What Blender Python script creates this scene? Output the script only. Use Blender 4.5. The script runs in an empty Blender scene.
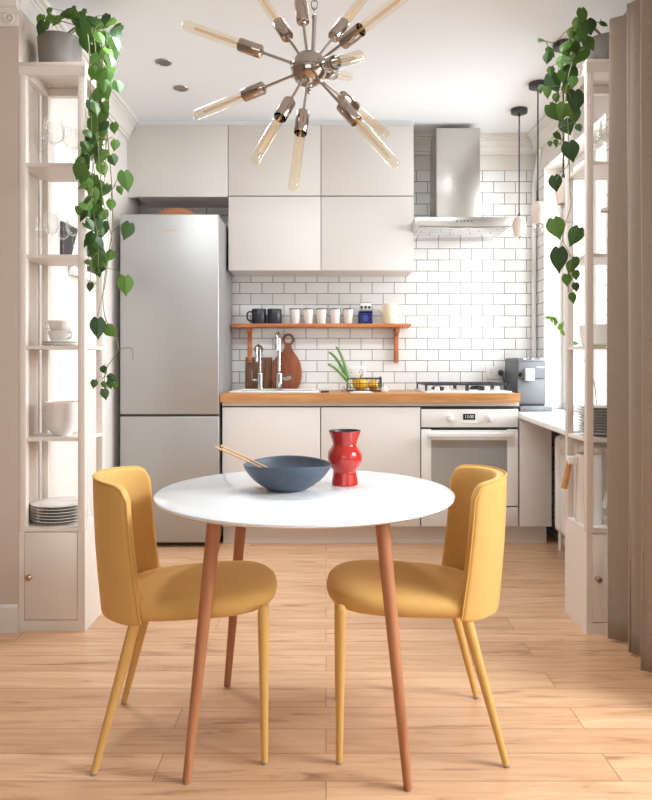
import bpy, bmesh, math, random
from mathutils import Vector, Matrix, Euler
R = math.radians
PI = math.pi
C = bpy.context.scene.collection
sc = bpy.context.scene

# ------------------------------------------------------------------ camera
EYE, HOR, F = 1.113, 363.0, 710.0
cam_d = bpy.data.cameras.new('camera'); cam = bpy.data.objects.new('camera', cam_d); C.objects.link(cam)
cam.location = (0, 0, EYE); cam.rotation_euler = (R(90), 0, 0)
cam_d.sensor_fit = 'HORIZONTAL'; cam_d.sensor_width = 36; cam_d.lens = F / 652 * 36
cam_d.shift_y = -(400 - HOR) / 652; cam_d.clip_start = 0.05; cam_d.clip_end = 60
sc.camera = cam
# ------------------------------------------------------------------ world, lights, exposure
w = bpy.data.worlds.new('sky'); sc.world = w; w.use_nodes = True
bg = w.node_tree.nodes['Background']; bg.inputs[0].default_value = (0.96, 0.985, 1.0, 1); bg.inputs[1].default_value = 2.0
def area(name, loc, rot, sx, sy, power, col):
    l = bpy.data.lights.new(name, 'AREA'); l.shape = 'RECTANGLE'; l.size = sx; l.size_y = sy; l.energy = power; l.color = col
    o = bpy.data.objects.new(name, l); C.objects.link(o); o.location = loc; o.rotation_euler = rot
    return o
area('kitchen_window_daylight', (3.0, 4.35, 1.9), (0, R(86), 0), 2.0, 2.0, 205, (0.87, 0.945, 1.0))
area('dining_window_daylight', (2.95, 1.1, 2.35), Vector((-2.95, 0.55, -1.85)).to_track_quat('-Z', 'Y').to_euler(), 1.6, 1.6, 175, (0.92, 0.965, 1.0))
area('rear_window_daylight', (-0.4, -2.6, 1.55), (R(90), 0, 0), 3.2, 1.8, 4, (1.0, 0.98, 0.96))
for k, x in enumerate((-0.75, 0.0, 0.75)):          # added unseen fill spots above the passage, tilted to brighten the cabinets
    l = bpy.data.lights.new('added_fill_spot', 'SPOT'); l.energy = (66, 50, 36)[k]; l.spot_size = R(168); l.spot_blend = 1.0; l.shadow_soft_size = 0.12; l.color = (0.87, 0.945, 1.0)
    o = bpy.data.objects.new('added_fill_spot', l); C.objects.link(o); o.location = (x, 2.98, 2.66); o.rotation_euler = (R(10), 0, 0)
sc.cycles.transparent_max_bounces = 40
sc.view_settings.view_transform = 'Standard'; sc.view_settings.look = 'None'
sc.view_settings.exposure = 0.25; sc.view_settings.gamma = 1.0; sc.view_settings.use_curve_mapping = False

# ------------------------------------------------------------------ helpers
def lin(c):
    c = c / 255.0
    return c / 12.92 if c <= 0.04045 else ((c + 0.055) / 1.055) ** 2.4
def rgb(r, g, b): return (lin(r), lin(g), lin(b), 1)
def px(u, v, Y): return Vector(((u - 326) * Y / F, Y, EYE + (HOR - v) * Y / F))
def X(u, Y): return (u - 326) * Y / F
def Z(v, Y): return EYE + (HOR - v) * Y / F

class MB:
    """collects shapes in one bmesh; build() links them as ONE mesh object"""
    def __init__(s): s.bm = bmesh.new()
    def add(s, bm2, M=None):
        me = bpy.data.meshes.new('tmp'); bm2.to_mesh(me); bm2.free()
        if M is not None: me.transform(M)
        s.bm.from_mesh(me); bpy.data.meshes.remove(me); return s
    def box(s, x0, x1, y0, y1, z0, z1, bev=0.0, seg=2, M=None):
        b = bmesh.new(); bmesh.ops.create_cube(b, size=1)
        for v in b.verts:
            v.co = ((x0 + x1) / 2 + v.co.x * (x1 - x0), (y0 + y1) / 2 + v.co.y * (y1 - y0), (z0 + z1) / 2 + v.co.z * (z1 - z0))
        if bev > 0: bmesh.ops.bevel(b, geom=b.edges[:], offset=bev, segments=seg, profile=0.5, affect='EDGES')
        return s.add(b, M)
    def lathe(s, prof, seg=32, M=None, ax=(0, 0), caps=True, twist=None):
        b = bmesh.new(); rings = []
        for r, z in prof:
            if r < 1e-6: rings.append([b.verts.new((ax[0], ax[1], z))])
            else: rings.append([b.verts.new((ax[0] + r * math.cos(2 * PI * k / seg), ax[1] + r * math.sin(2 * PI * k / seg), z)) for k in range(seg)])
        for a, c in zip(rings, rings[1:]):
            for k in range(seg):
                k2 = (k + 1) % seg
                if len(a) == 1 and len(c) == 1: continue
                if len(a) == 1: b.faces.new((a[0], c[k2], c[k]))
                elif len(c) == 1: b.faces.new((a[k], a[k2], c[0]))
                else: b.faces.new((a[k], a[k2], c[k2], c[k]))
        if caps:
            if len(rings[0]) > 1: b.faces.new(list(reversed(rings[0])))
            if len(rings[-1]) > 1: b.faces.new(rings[-1])
        bmesh.ops.recalc_face_normals(b, faces=b.faces[:])
        return s.add(b, M)
    def cone(s, p0, p1, r0, r1=None, seg=20, M=None):
        r1 = r0 if r1 is None else r1
        p0, p1 = Vector(p0), Vector(p1); d = p1 - p0
        q = Vector((0, 0, 1)).rotation_difference(d.normalized()).to_matrix().to_4x4()
        T = Matrix.Translation(p0) @ q
        return s.lathe([(r0, 0), (r1, d.length)], seg, (M @ T) if M is not None else T)
    def along(s, p0, p1, prof, seg=24, caps=True):
        """lathe profile whose z runs from p0 towards p1 (metres)"""
        p0, p1 = Vector(p0), Vector(p1)
        q = Vector((0, 0, 1)).rotation_difference((p1 - p0).normalized()).to_matrix().to_4x4()
        return s.lathe(prof, seg, Matrix.Translation(p0) @ q, caps=caps)
    def tube(s, pts, r, seg=10, closed=False, M=None):
        pts = [Vector(p) for p in pts]; n = len(pts); b = bmesh.new(); rings = []
        rs = r if isinstance(r, (list, tuple)) else [r] * n
        up = None
        for i, p in enumerate(pts):
            if closed: t = (pts[(i + 1) % n] - pts[i - 1])
            else: t = pts[min(i + 1, n - 1)] - pts[max(i - 1, 0)]
            t.normalize()
            if up is None:
                up = Vector((0, 0, 1)) if abs(t.z) < 0.9 else Vector((1, 0, 0))
            a = t.cross(up)
            if a.length < 1e-5: a = t.cross(Vector((0.3, 1, 0.2)))
            a.normalize(); c = a.cross(t); c.normalize(); up = c
            rings.append([b.verts.new(p + (a * math.cos(2 * PI * k / seg) + c * math.sin(2 * PI * k / seg)) * rs[i]) for k in range(seg)])
        m = n if closed else n - 1
        for i in range(m):
            A, B = rings[i], rings[(i + 1) % n]
            for k in range(seg):
                k2 = (k + 1) % seg; b.faces.new((A[k], A[k2], B[k2], B[k]))
        if not closed: b.faces.new(rings[0]); b.faces.new(rings[-1])
        bmesh.ops.recalc_face_normals(b, faces=b.faces[:])
        return s.add(b, M)
    def prism(s, poly, axis, a0, a1, M=None, bev=0.0):
        """poly: 2D outline; axis: the world axis it is extruded along"""
        b = bmesh.new()
        def co(p, a): return {'x': (a, p[0], p[1]), 'y': (p[0], a, p[1]), 'z': (p[0], p[1], a)}[axis]
        A = [b.verts.new(co(p, a0)) for p in poly]; B = [b.verts.new(co(p, a1)) for p in poly]
        n = len(poly)
        b.faces.new(A); b.faces.new(list(reversed(B)))
        for k in range(n): b.faces.new((A[k], B[k], B[(k + 1) % n], A[(k + 1) % n]))
        bmesh.ops.recalc_face_normals(b, faces=b.faces[:])
        if bev > 0:
            ed = [e for e in b.edges if len(e.link_faces) == 2 and e.calc_face_angle(0) > 0.5]
            bmesh.ops.bevel(b, geom=ed, offset=bev, segments=2, profile=0.5, affect='EDGES')
        return s.add(b, M)
    def sphere(s, c, r, seg=24, sc3=(1, 1, 1), M=None):
        b = bmesh.new(); bmesh.ops.create_uvsphere(b, u_segments=seg, v_segments=max(8, seg // 2), radius=r)
        T = Matrix.Translation(Vector(c)) @ Matrix.Diagonal((*sc3, 1))
        return s.add(b, (M @ T) if M is not None else T)
    def grid(s, fn, nu, nv, wrap=False):
        b = bmesh.new()
        V = [[b.verts.new(fn(i / nu, j / nv)) for j in range(nv + 1)] for i in range(nu + (0 if wrap else 1))]
        for i in range(nu):
            for j in range(nv):
                A, B = V[i], V[(i + 1) % len(V)]
                b.faces.new((A[j], B[j], B[j + 1], A[j + 1]))
        return s.add(b)
    def build(s, name, mat, parent=None, world=False, smooth=40, mods=None):
        me = bpy.data.meshes.new(name)
        if world and parent is not None:
            bmesh.ops.translate(s.bm, verts=s.bm.verts[:], vec=-Vector(parent_world(parent)))
        s.bm.to_mesh(me); s.bm.free()
        me.materials.append(mat)
        o = bpy.data.objects.new(name, me); C.objects.link(o)
        if mods:
            for kind, kw in mods:
                m = o.modifiers.new(kind, kind)
                for k, v in kw.items(): setattr(m, k, v)
            bpy.context.view_layer.update()
            dg = bpy.context.evaluated_depsgraph_get()
            me2 = bpy.data.meshes.new_from_object(o.evaluated_get(dg)); me2.name = name
            o.modifiers.clear(); o.data = me2; me = me2
        if smooth:
            for p in me.polygons: p.use_smooth = True
            me.set_sharp_from_angle(angle=R(smooth))
        if parent is not None: o.parent = parent
        return o
def spline(prof, k=4):
    p = [Vector((a, b, 0)) for a, b in prof]; out = []
    n = len(p)
    for i in range(n - 1):
        p0, p1, p2, p3 = p[max(i - 1, 0)], p[i], p[i + 1], p[min(i + 2, n - 1)]
        for j in range(k):
            t = j / k
            q = 0.5 * ((2 * p1) + (p2 - p0) * t + (2 * p0 - 5 * p1 + 4 * p2 - p3) * t * t + (3 * p1 - p0 - 3 * p2 + p3) * t ** 3)
            out.append((max(q.x, 0), q.y))
    return out + [prof[-1]]
def smooth_path(pts, k=5):
    out = []
    n = len(pts)
    for i in range(n - 1):
        p0, p1, p2, p3 = pts[max(i - 1, 0)], pts[i], pts[i + 1], pts[min(i + 2, n - 1)]
        for j in range(k):
            t = j / k
            out.append(0.5 * ((2 * p1) + (p2 - p0) * t + (2 * p0 - 5 * p1 + 4 * p2 - p3) * t * t + (3 * p1 - p0 - 3 * p2 + p3) * t ** 3))
    out.append(pts[-1]); return out
def parent_world(o):
    v = Vector(o.location)
    while o.parent: o = o.parent; v += Vector(o.location)
    return v
def tag(o, label, cat, group=None):
    o['label'] = label; o['category'] = cat
    if group: o['group'] = group
    return o
def thing(name, label, cat, loc=(0, 0, 0), rz=0, group=None):
    o = bpy.data.objects.new(name, None); o.empty_display_size = 0.05; C.objects.link(o)
    o.location = loc; o.rotation_euler = (0, 0, rz)
    return tag(o, label, cat, group)
def struct(name, mb, mat, smooth=40):
    o = mb.build(name, mat, smooth=smooth); o['kind'] = 'structure'; return o
def single(name, mb, mat, label, cat, group=None, base=None, smooth=40):
    """a thing that is one mesh, with its origin at its base"""
    if base is not None: bmesh.ops.translate(mb.bm, verts=mb.bm.verts[:], vec=-Vector(base))
    o = mb.build(name, mat, smooth=smooth)
    if base is not None: o.location = base
    return tag(o, label, cat, group)
def dup(root, loc, label, rz=None):
    r = root.copy(); C.objects.link(r); r.location = loc; r['label'] = label
    if rz is not None: r.rotation_euler = (0, 0, rz)
    def rec(src, dst):
        for ch in src.children:
            c = ch.copy(); C.objects.link(c); c.parent = dst; rec(ch, c)
    rec(root, r)
    return r
def text(name, body, size, mat, loc, parent, rot=(R(90), 0, 0), depth=0.0006):
    cu = bpy.data.curves.new(name, 'FONT'); cu.body = body; cu.size = size; cu.extrude = depth; cu.align_x = 'CENTER'; cu.align_y = 'CENTER'
    t = bpy.data.objects.new(name, cu); C.objects.link(t); bpy.context.view_layer.update()
    me = bpy.data.meshes.new_from_object(t.evaluated_get(bpy.context.evaluated_depsgraph_get()))
    bpy.data.objects.remove(t); bpy.data.curves.remove(cu)
    o = bpy.data.objects.new(name, me); C.objects.link(o); me.materials.clear(); me.materials.append(mat)
    o.location = Vector(loc) - parent_world(parent); o.rotation_euler = rot; o.parent = parent
    return o

# ------------------------------------------------------------------ materials
def new(name):
    m = bpy.data.materials.new(name); m.use_nodes = True
    nt = m.node_tree; return m, nt, nt.nodes['Principled BSDF']
def N(nt, t, **kw):
    n = nt.nodes.new(t)
    for k, v in kw.items(): setattr(n, k, v)
    return n
def bump(nt, p, height, strength=0.2, dist=0.001):
    b = N(nt, 'ShaderNodeBump'); b.inputs['Strength'].default_value = strength; b.inputs['Distance'].default_value = dist
    nt.links.new(height, b.inputs['Height']); nt.links.new(b.outputs[0], p.inputs['Normal'])
def plain(name, col, rough=0.5, metal=0.0, var=0.03, scale=8.0, bmp=0.0, bscale=200.0, sheen=0.0, spec=0.5, coat=0.0):
    m, nt, p = new(name)
    p.inputs['Roughness'].default_value = rough; p.inputs['Metallic'].default_value = metal
    p.inputs['Specular IOR Level'].default_value = spec
    p.inputs['Coat Weight'].default_value = coat
    tc = N(nt, 'ShaderNodeTexCoord'); n = N(nt, 'ShaderNodeTexNoise'); n.inputs['Scale'].default_value = scale; n.inputs['Detail'].default_value = 3
    nt.links.new(tc.outputs['Object'], n.inputs['Vector'])
    r = N(nt, 'ShaderNodeMix', data_type='RGBA')
    r.inputs[6].default_value = tuple(c * (1 - var) for c in col[:3]) + (1,)
    r.inputs[7].default_value = tuple(min(1, c * (1 + var)) for c in col[:3]) + (1,)
    nt.links.new(n.outputs['Fac'], r.inputs[0]); nt.links.new(r.outputs[2], p.inputs['Base Color'])
    if bmp > 0:
        n2 = N(nt, 'ShaderNodeTexNoise'); n2.inputs['Scale'].default_value = bscale
        nt.links.new(tc.outputs['Object'], n2.inputs['Vector']); bump(nt, p, n2.outputs['Fac'], bmp)
    if sheen > 0:
        p.inputs['Sheen Weight'].default_value = sheen; p.inputs['Sheen Roughness'].default_value = 0.4
        p.inputs['Sheen Tint'].default_value = tuple(min(1, c * 1.2 + 0.1) for c in col[:3]) + (1,)
    return m
def wood(name, c0, c1, axis=0, rough=0.45, scale=3.0, stretch=14.0):
    m, nt, p = new(name); p.inputs['Roughness'].default_value = rough
    tc = N(nt, 'ShaderNodeTexCoord'); mp = N(nt, 'ShaderNodeMapping')
    s = [stretch] * 3; s[axis] = 1.0; mp.inputs['Scale'].default_value = s
    n = N(nt, 'ShaderNodeTexNoise'); n.inputs['Scale'].default_value = scale; n.inputs['Detail'].default_value = 5; n.inputs['Distortion'].default_value = 0.6
    cr = N(nt, 'ShaderNodeValToRGB'); cr.color_ramp.elements[0].position = 0.3; cr.color_ramp.elements[1].position = 0.7
    cr.color_ramp.elements[0].color = c0; cr.color_ramp.elements[1].color = c1
    nt.links.new(tc.outputs['Object'], mp.inputs[0]); nt.links.new(mp.outputs[0], n.inputs['Vector'])
    nt.links.new(n.outputs['Fac'], cr.inputs[0]); nt.links.new(cr.outputs[0], p.inputs['Base Color'])
    bump(nt, p, n.outputs['Fac'], 0.08)
    return m
def glass(name, tint=(1, 1, 1, 1), blend=0.25, rough=0.02, glos=(1, 1, 1, 1)):
    m = bpy.data.materials.new(name); m.use_nodes = True; nt = m.node_tree; nt.nodes.clear()
    out = N(nt, 'ShaderNodeOutputMaterial'); mix = N(nt, 'ShaderNodeMixShader'); t = N(nt, 'ShaderNodeBsdfTransparent'); g = N(nt, 'ShaderNodeBsdfGlossy')
    t.inputs[0].default_value = tint; g.inputs['Roughness'].default_value = rough; g.inputs[0].default_value = glos
    lw = N(nt, 'ShaderNodeLayerWeight'); lw.inputs[0].default_value = 0.5
    pw = N(nt, 'ShaderNodeMath', operation='POWER'); pw.inputs[1].default_value = 3.0; nt.links.new(lw.outputs['Facing'], pw.inputs[0])
    ma = N(nt, 'ShaderNodeMath', operation='MULTIPLY_ADD'); ma.inputs[1].default_value = blend; ma.inputs[2].default_value = 0.03; nt.links.new(pw.outputs[0], ma.inputs[0])
    nt.links.new(ma.outputs[0], mix.inputs[0]); nt.links.new(t.outputs[0], mix.inputs[1]); nt.links.new(g.outputs[0], mix.inputs[2])
    nt.links.new(mix.outputs[0], out.inputs[0])
    return m
def tiles(name, use, x0):
    """white subway tiles with grey joints; use = the world axis that runs along the wall"""
    m, nt, p = new(name)
    g = N(nt, 'ShaderNodeNewGeometry'); sp = N(nt, 'ShaderNodeSeparateXYZ'); cb = N(nt, 'ShaderNodeCombineXYZ')
    nt.links.new(g.outputs['Position'], sp.inputs[0])
    a = N(nt, 'ShaderNodeMath', operation='SUBTRACT'); a.inputs[1].default_value = x0 - 1.535 * 4
    b = N(nt, 'ShaderNodeMath', operation='SUBTRACT'); b.inputs[1].default_value = 1.1297 - 0.0778 * 41
    nt.links.new(sp.outputs[use], a.inputs[0]); nt.links.new(sp.outputs[2], b.inputs[0])
    nt.links.new(a.outputs[0], cb.inputs[0]); nt.links.new(b.outputs[0], cb.inputs[1])
    br = N(nt, 'ShaderNodeTexBrick'); br.offset = 0.5; br.offset_frequency = 2
    br.inputs['Scale'].default_value = 1; br.inputs['Brick Width'].default_value = 0.1535; br.inputs['Row Height'].default_value = 0.0778
    br.inputs['Mortar Size'].default_value = 0.0026; br.inputs['Mortar Smooth'].default_value = 0.1; br.inputs['Bias'].default_value = 0
    br.inputs['Color1'].default_value = rgb(236, 234, 231); br.inputs['Color2'].default_value = rgb(229, 227, 224)
    br.inputs['Mortar'].default_value = rgb(128, 124, 120)
    nt.links.new(cb.outputs[0], br.inputs['Vector']); nt.links.new(br.outputs['Color'], p.inputs['Base Color'])
    p.inputs['Roughness'].default_value = 0.16
    inv = N(nt, 'ShaderNodeMath', operation='SUBTRACT'); inv.inputs[0].default_value = 1
    nt.links.new(br.outputs['Fac'], inv.inputs[1]); bump(nt, p, inv.outputs[0], 0.5, 0.002)
    return m
def floor_mat():
    m, nt, p = new('oak_planks')
    tc = N(nt, 'ShaderNodeTexCoord')
    br = N(nt, 'ShaderNodeTexBrick'); br.offset = 0.37; br.offset_frequency = 2
    br.inputs['Scale'].default_value = 1; br.inputs['Brick Width'].default_value = 1.25; br.inputs['Row Height'].default_value = 0.135
    br.inputs['Mortar Size'].default_value = 0.0017; br.inputs['Mortar Smooth'].default_value = 0.2; br.inputs['Bias'].default_value = 0
    br.inputs['Color1'].default_value = (0, 0, 0, 1); br.inputs['Color2'].default_value = (1, 1, 1, 1); br.inputs['Mortar'].default_value = (0.5, 0.5, 0.5, 1)
    nt.links.new(tc.outputs['Object'], br.inputs['Vector'])
    # each plank shifts the grain by its own random value
    sh = N(nt, 'ShaderNodeVectorMath', operation='MULTIPLY_ADD'); sh.inputs[1].default_value = (9, 5, 0)
    nt.links.new(br.outputs['Color'], sh.inputs[0]); nt.links.new(tc.outputs['Object'], sh.inputs[2])
    mp = N(nt, 'ShaderNodeMapping'); mp.inputs['Scale'].default_value = (1.1, 11, 1); nt.links.new(sh.outputs[0], mp.inputs[0])
    n1 = N(nt, 'ShaderNodeTexNoise'); n1.inputs['Scale'].default_value = 2.0; n1.inputs['Detail'].default_value = 7; n1.inputs['Roughness'].default_value = 0.62; n1.inputs['Distortion'].default_value = 1.1
    nt.links.new(mp.outputs[0], n1.inputs['Vector'])
    cr = N(nt, 'ShaderNodeValToRGB'); e = cr.color_ramp.elements
    e[0].position = 0.27; e[0].color = rgb(152, 104, 72); e[1].position = 0.70; e[1].color = rgb(228, 190, 152)
    x = e.new(0.42); x.color = rgb(210, 165, 127)
    nt.links.new(n1.outputs['Fac'], cr.inputs[0])
    mx = N(nt, 'ShaderNodeMix', data_type='RGBA', blend_type='MULTIPLY'); mx.inputs[0].default_value = 1
    tn = N(nt, 'ShaderNodeValToRGB'); tn.color_ramp.elements[0].color = (0.84, 0.80, 0.76, 1); tn.color_ramp.elements[1].color = (1.0, 1.0, 1.0, 1)
    nt.links.new(br.outputs['Color'], tn.inputs[0]); nt.links.new(cr.outputs[0], mx.inputs[6]); nt.links.new(tn.outputs[0], mx.inputs[7])
    m2 = N(nt, 'ShaderNodeMix', data_type='RGBA'); m2.inputs[7].default_value = rgb(136, 94, 66)
    f = N(nt, 'ShaderNodeMath', operation='MULTIPLY'); f.inputs[1].default_value = 0.75; nt.links.new(br.outputs['Fac'], f.inputs[0])
    nt.links.new(f.outputs[0], m2.inputs[0]); nt.links.new(mx.outputs[2], m2.inputs[6]); nt.links.new(m2.outputs[2], p.inputs['Base Color'])
    p.inputs['Roughness'].default_value = 0.30
    bump(nt, p, n1.outputs['Fac'], 0.06)
    return m
def brushed(name, col, axis=2, rough=0.3, amt=0.12):
    m, nt, p = new(name); p.inputs['Metallic'].default_value = 0.9
    p.inputs['Base Color'].default_value = col
    tc = N(nt, 'ShaderNodeTexCoord'); mp = N(nt, 'ShaderNodeMapping'); s = [120, 120, 120]; s[axis] = 1.5; mp.inputs['Scale'].default_value = s
    n = N(nt, 'ShaderNodeTexNoise'); n.inputs['Scale'].default_value = 1.5; n.inputs['Detail'].default_value = 2
    nt.links.new(tc.outputs['Object'], mp.inputs[0]); nt.links.new(mp.outputs[0], n.inputs['Vector'])
    mr = N(nt, 'ShaderNodeMapRange'); mr.inputs[3].default_value = rough - amt / 2; mr.inputs[4].default_value = rough + amt / 2
    nt.links.new(n.outputs['Fac'], mr.inputs[0]); nt.links.new(mr.outputs[0], p.inputs['Roughness'])
    return m
def leaf_mat(name, a, b):
    m, nt, p = new(name); p.inputs['Roughness'].default_value = 0.5
    g = N(nt, 'ShaderNodeNewGeometry'); cr = N(nt, 'ShaderNodeValToRGB')
    cr.color_ramp.elements[0].color = a; cr.color_ramp.elements[1].color = b
    nt.links.new(g.outputs['Random Per Island'], cr.inputs[0]); nt.links.new(cr.outputs[0], p.inputs['Base Color'])
    tr = N(nt, 'ShaderNodeBsdfTranslucent'); nt.links.new(cr.outputs[0], tr.inputs[0])
    mix = N(nt, 'ShaderNodeMixShader'); mix.inputs[0].default_value = 0.28
    out = nt.nodes['Material Output']
    nt.links.new(p.outputs[0], mix.inputs[1]); nt.links.new(tr.outputs[0], mix.inputs[2]); nt.links.new(mix.outputs[0], out.inputs[0])
    return m

M = dict(
    wall=plain('painted_wall', rgb(226, 219, 212), 0.8, var=0.015, scale=2),
    wallbeige=plain('painted_stub_wall', rgb(204, 189, 177), 0.8, var=0.015, scale=2),
    walldining=plain('darkened_dining_wall', rgb(150, 138, 128), 0.8, var=0.015, scale=2),  # unseen walls, colour darkened to cut bounce light in the dining area
    ceiling=plain('ceiling_paint', rgb(240, 242, 244), 0.85, var=0.01, scale=2),
    trim=plain('white_trim_paint', rgb(230, 224, 218), 0.5, var=0.01),
    floor=floor_mat(),
    tile_x=tiles('subway_tile_back', 0, 0.5513 + 0.07675), tile_y=tiles('subway_tile_side', 1, 4.80),
    cab=plain('matt_cabinet_lacquer', rgb(224, 218, 213), 0.42, var=0.01, scale=3),
    plinth=plain('plinth_laminate', rgb(222, 213, 206), 0.45, var=0.01),
    gap=plain('gap_shade_and_dark_parts', rgb(70, 66, 62), 0.7),  # paints shade in door gaps; also dark gasket, base, oven body, pin holes
    shelf=plain('cream_shelf_paint', rgb(230, 220, 211), 0.45, var=0.012, scale=5),
    counter=wood('oiled_beech_counter', rgb(178, 120, 66), rgb(208, 154, 98), 0, 0.4, 4, 10),
    shelfwood=wood('reddish_shelf_wood', rgb(176, 98, 54), rgb(206, 132, 82), 0, 0.45, 4, 12),
    legwood=wood('beech_leg_wood', rgb(160, 102, 66), rgb(186, 128, 90), 2, 0.45, 3, 12),
    oldboard=wood('dark_aged_board', rgb(88, 54, 34), rgb(138, 96, 64), 2, 0.6, 5, 10),
    roundboard=wood('walnut_paddle_board', rgb(126, 62, 34), rgb(160, 90, 54), 2, 0.4, 4, 8),
    bowlwood=wood('turned_wood', rgb(150, 92, 58), rgb(186, 126, 86), 0, 0.5, 4, 8),
    chop=wood('pale_bamboo', rgb(196, 152, 100), rgb(226, 188, 138), 0, 0.5, 6, 6),
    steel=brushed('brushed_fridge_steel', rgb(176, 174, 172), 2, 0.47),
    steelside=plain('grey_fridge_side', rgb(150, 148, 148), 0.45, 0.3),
    hood=brushed('brushed_hood_steel', rgb(200, 196, 190), 0, 0.3),
    chrome=plain('polished_chrome', rgb(196, 193, 190), 0.08, 1.0, var=0.01),
    nickel=plain('polished_nickel', rgb(182, 170, 160), 0.12, 1.0, var=0.01),
    satin=plain('satin_nickel', rgb(176, 168, 160), 0.32, 1.0, var=0.01),
    black=plain('black_metal', rgb(46, 45, 46), 0.45, var=0.05),
    iron=plain('cast_iron_grate', rgb(62, 62, 64), 0.5, 0.2),
    darkdisc=plain('dark_canopy_metal', rgb(66, 66, 68), 0.4, 0.3),
    white=plain('white_enamel', rgb(238, 236, 232), 0.2, var=0.005),
    whitep=plain('white_plastic', rgb(236, 233, 229), 0.35, var=0.005),
    china=plain('white_china', rgb(236, 231, 225), 0.18, var=0.008),
    greychina=plain('grey_stoneware', rgb(186, 180, 174), 0.35, var=0.05, scale=30),
    cream=plain('cream_ceramic', rgb(236, 222, 194), 0.35),
    tabletop=plain('white_gloss_tabletop', rgb(238, 241, 244), 0.1, var=0.003),
    tableedge=plain('table_edge', rgb(226, 214, 202), 0.4),
    fabric=plain('mustard_velvet', rgb(212, 168, 100), 0.85, var=0.06, scale=30, bmp=0.25, bscale=500, sheen=0.9, spec=0.2),
    fabricdark=plain('mustard_piping', rgb(208, 162, 84), 0.8, var=0.05, sheen=0.2),
    curtain=plain('taupe_linen', rgb(160, 145, 131), 0.9, var=0.08, scale=60, bmp=0.4, bscale=350, sheen=0.15, spec=0.2),
    concrete=plain('grey_concrete', rgb(132, 124, 118), 0.9, var=0.22, scale=16, bmp=0.5, bscale=60),
    bowl=plain('slate_blue_stoneware', rgb(72, 84, 99), 0.42, var=0.14, scale=40, bmp=0.1, bscale=80),
    vase=plain('red_glaze', rgb(182, 44, 38), 0.1, var=0.06, scale=14, coat=0.3),
    vasein=plain('dark_glaze_interior', rgb(58, 48, 48), 0.4),
    ceramic=plain('unglazed_pink_clay', rgb(224, 208, 196), 0.8, var=0.05, scale=40),
    machine=plain('grey_machine_plastic', rgb(112, 114, 118), 0.45, 0.1, var=0.02),
    machinedark=plain('dark_machine_plastic', rgb(84, 87, 92), 0.4, 0.1),
    mug=plain('black_mug_glaze', rgb(44, 46, 54), 0.4),
    rim=plain('dark_enamel_rim', rgb(80, 82, 92), 0.4),
    blue=plain('cobalt_tin', rgb(24, 30, 84), 0.25, 0.2, var=0.3, scale=40),
    pepper=plain('yellow_pepper_skin', rgb(240, 176, 24), 0.25, var=0.08),
    leek=plain('leek_green', rgb(112, 148, 84), 0.5, var=0.2, scale=30),
    leekpale=plain('leek_pale', rgb(214, 222, 180), 0.5, var=0.1),
    garlic=plain('garlic_skin', rgb(236, 220, 200), 0.6),
    stem=plain('vine_stem', rgb(128, 124, 74), 0.6, var=0.15),
    leafd=leaf_mat('pothos_leaf', rgb(36, 64, 28), rgb(90, 128, 46)),
    leafl=leaf_mat('sprig_leaf', rgb(112, 160, 62), rgb(140, 186, 80)),
    glass=glass('clear_glass', (0.975, 0.975, 0.97, 1), 0.8),
    pane=glass('window_pane', (0.98, 0.985, 0.985, 1), 0.12),
    amber=glass('amber_bulb_glass', (0.975, 0.94, 0.865, 1), 0.7),
    crystal=glass('faceted_bulb_glass', (0.95, 0.94, 0.92, 1), 0.6),
    filament=plain('golden_filament', rgb(228, 186, 122), 0.4, 0.3),
    ovenglass=plain('grey_oven_glass', rgb(162, 161, 158), 0.07, 0.0, var=0.02, spec=0.9),
    display=plain('black_display', rgb(18, 18, 20), 0.15),
    digits=plain('white_digits', rgb(230, 236, 240), 0.5),
    gold=plain('gold_logo', rgb(196, 166, 122), 0.35, 0.5),
    artdark=plain('black_print', rgb(44, 42, 42), 0.5), artwhite=plain('white_print', rgb(232, 228, 222), 0.6),
    brass=plain('aged_brass_knob', rgb(178, 154, 128), 0.28, 1.0),
    soil=plain('potting_soil', rgb(60, 46, 36), 0.95, var=0.3, scale=60),
    foot=plain('grey_glide', rgb(140, 138, 134), 0.5),
)

# ------------------------------------------------------------------ room shell
CZ = 2.69; YB = 4.94; XL = -1.29; XR = 1.46; YF = 2.942
struct('floor', MB().box(-3.1, 2.4, -2.8, YB + 0.2, -0.12, 0), M['floor'])
struct('ceiling', MB().box(-3.1, 2.4, -2.8, YB + 0.2, CZ, CZ + 0.1), M['ceiling'])
TZ = 2.452
struct('wall_back', MB().box(XL - 0.2, XR + 0.2, YB, YB + 0.2, 0, TZ), M['tile_x'])
struct('wall_back_upper', MB().box(XL - 0.2, XR + 0.2, YB + 0.004, YB + 0.2, TZ, CZ), M['wall'])
struct('wall_left', MB().box(XL - 0.25, XL, YF + 0.001, YB, 0, CZ), M['wall'])
struct('wall_left_partition', MB().box(-3.0, -1.2735, YF, YF + 0.2, 0, CZ), M['wallbeige'])
WY0, WY1, WZ0, WZ1 = 3.70, 4.76, 0.79, 2.42
struct('wall_right', MB().box(XR, XR + 0.2, WY1, YB, 0, WZ1).box(XR, XR + 0.2, 2.95, WY0, 0, WZ1).box(XR, XR + 0.2, WY0, WY1, 0, WZ0 - 0.03), M['tile_y'])
struct('wall_right_upper', MB().box(XR - 0.003, XR + 0.2, 2.95, YB, WZ1, CZ), M['wall'])
struct('wall_right_partition', MB().box(1.36, 2.0, YF - 0.02, YF + 0.03, 0, CZ), M['wallbeige'])
struct('wall_dining_left', MB().box(-3.1, -3.0, -2.8, YF + 0.2, 0, CZ), M['walldining'])
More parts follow.
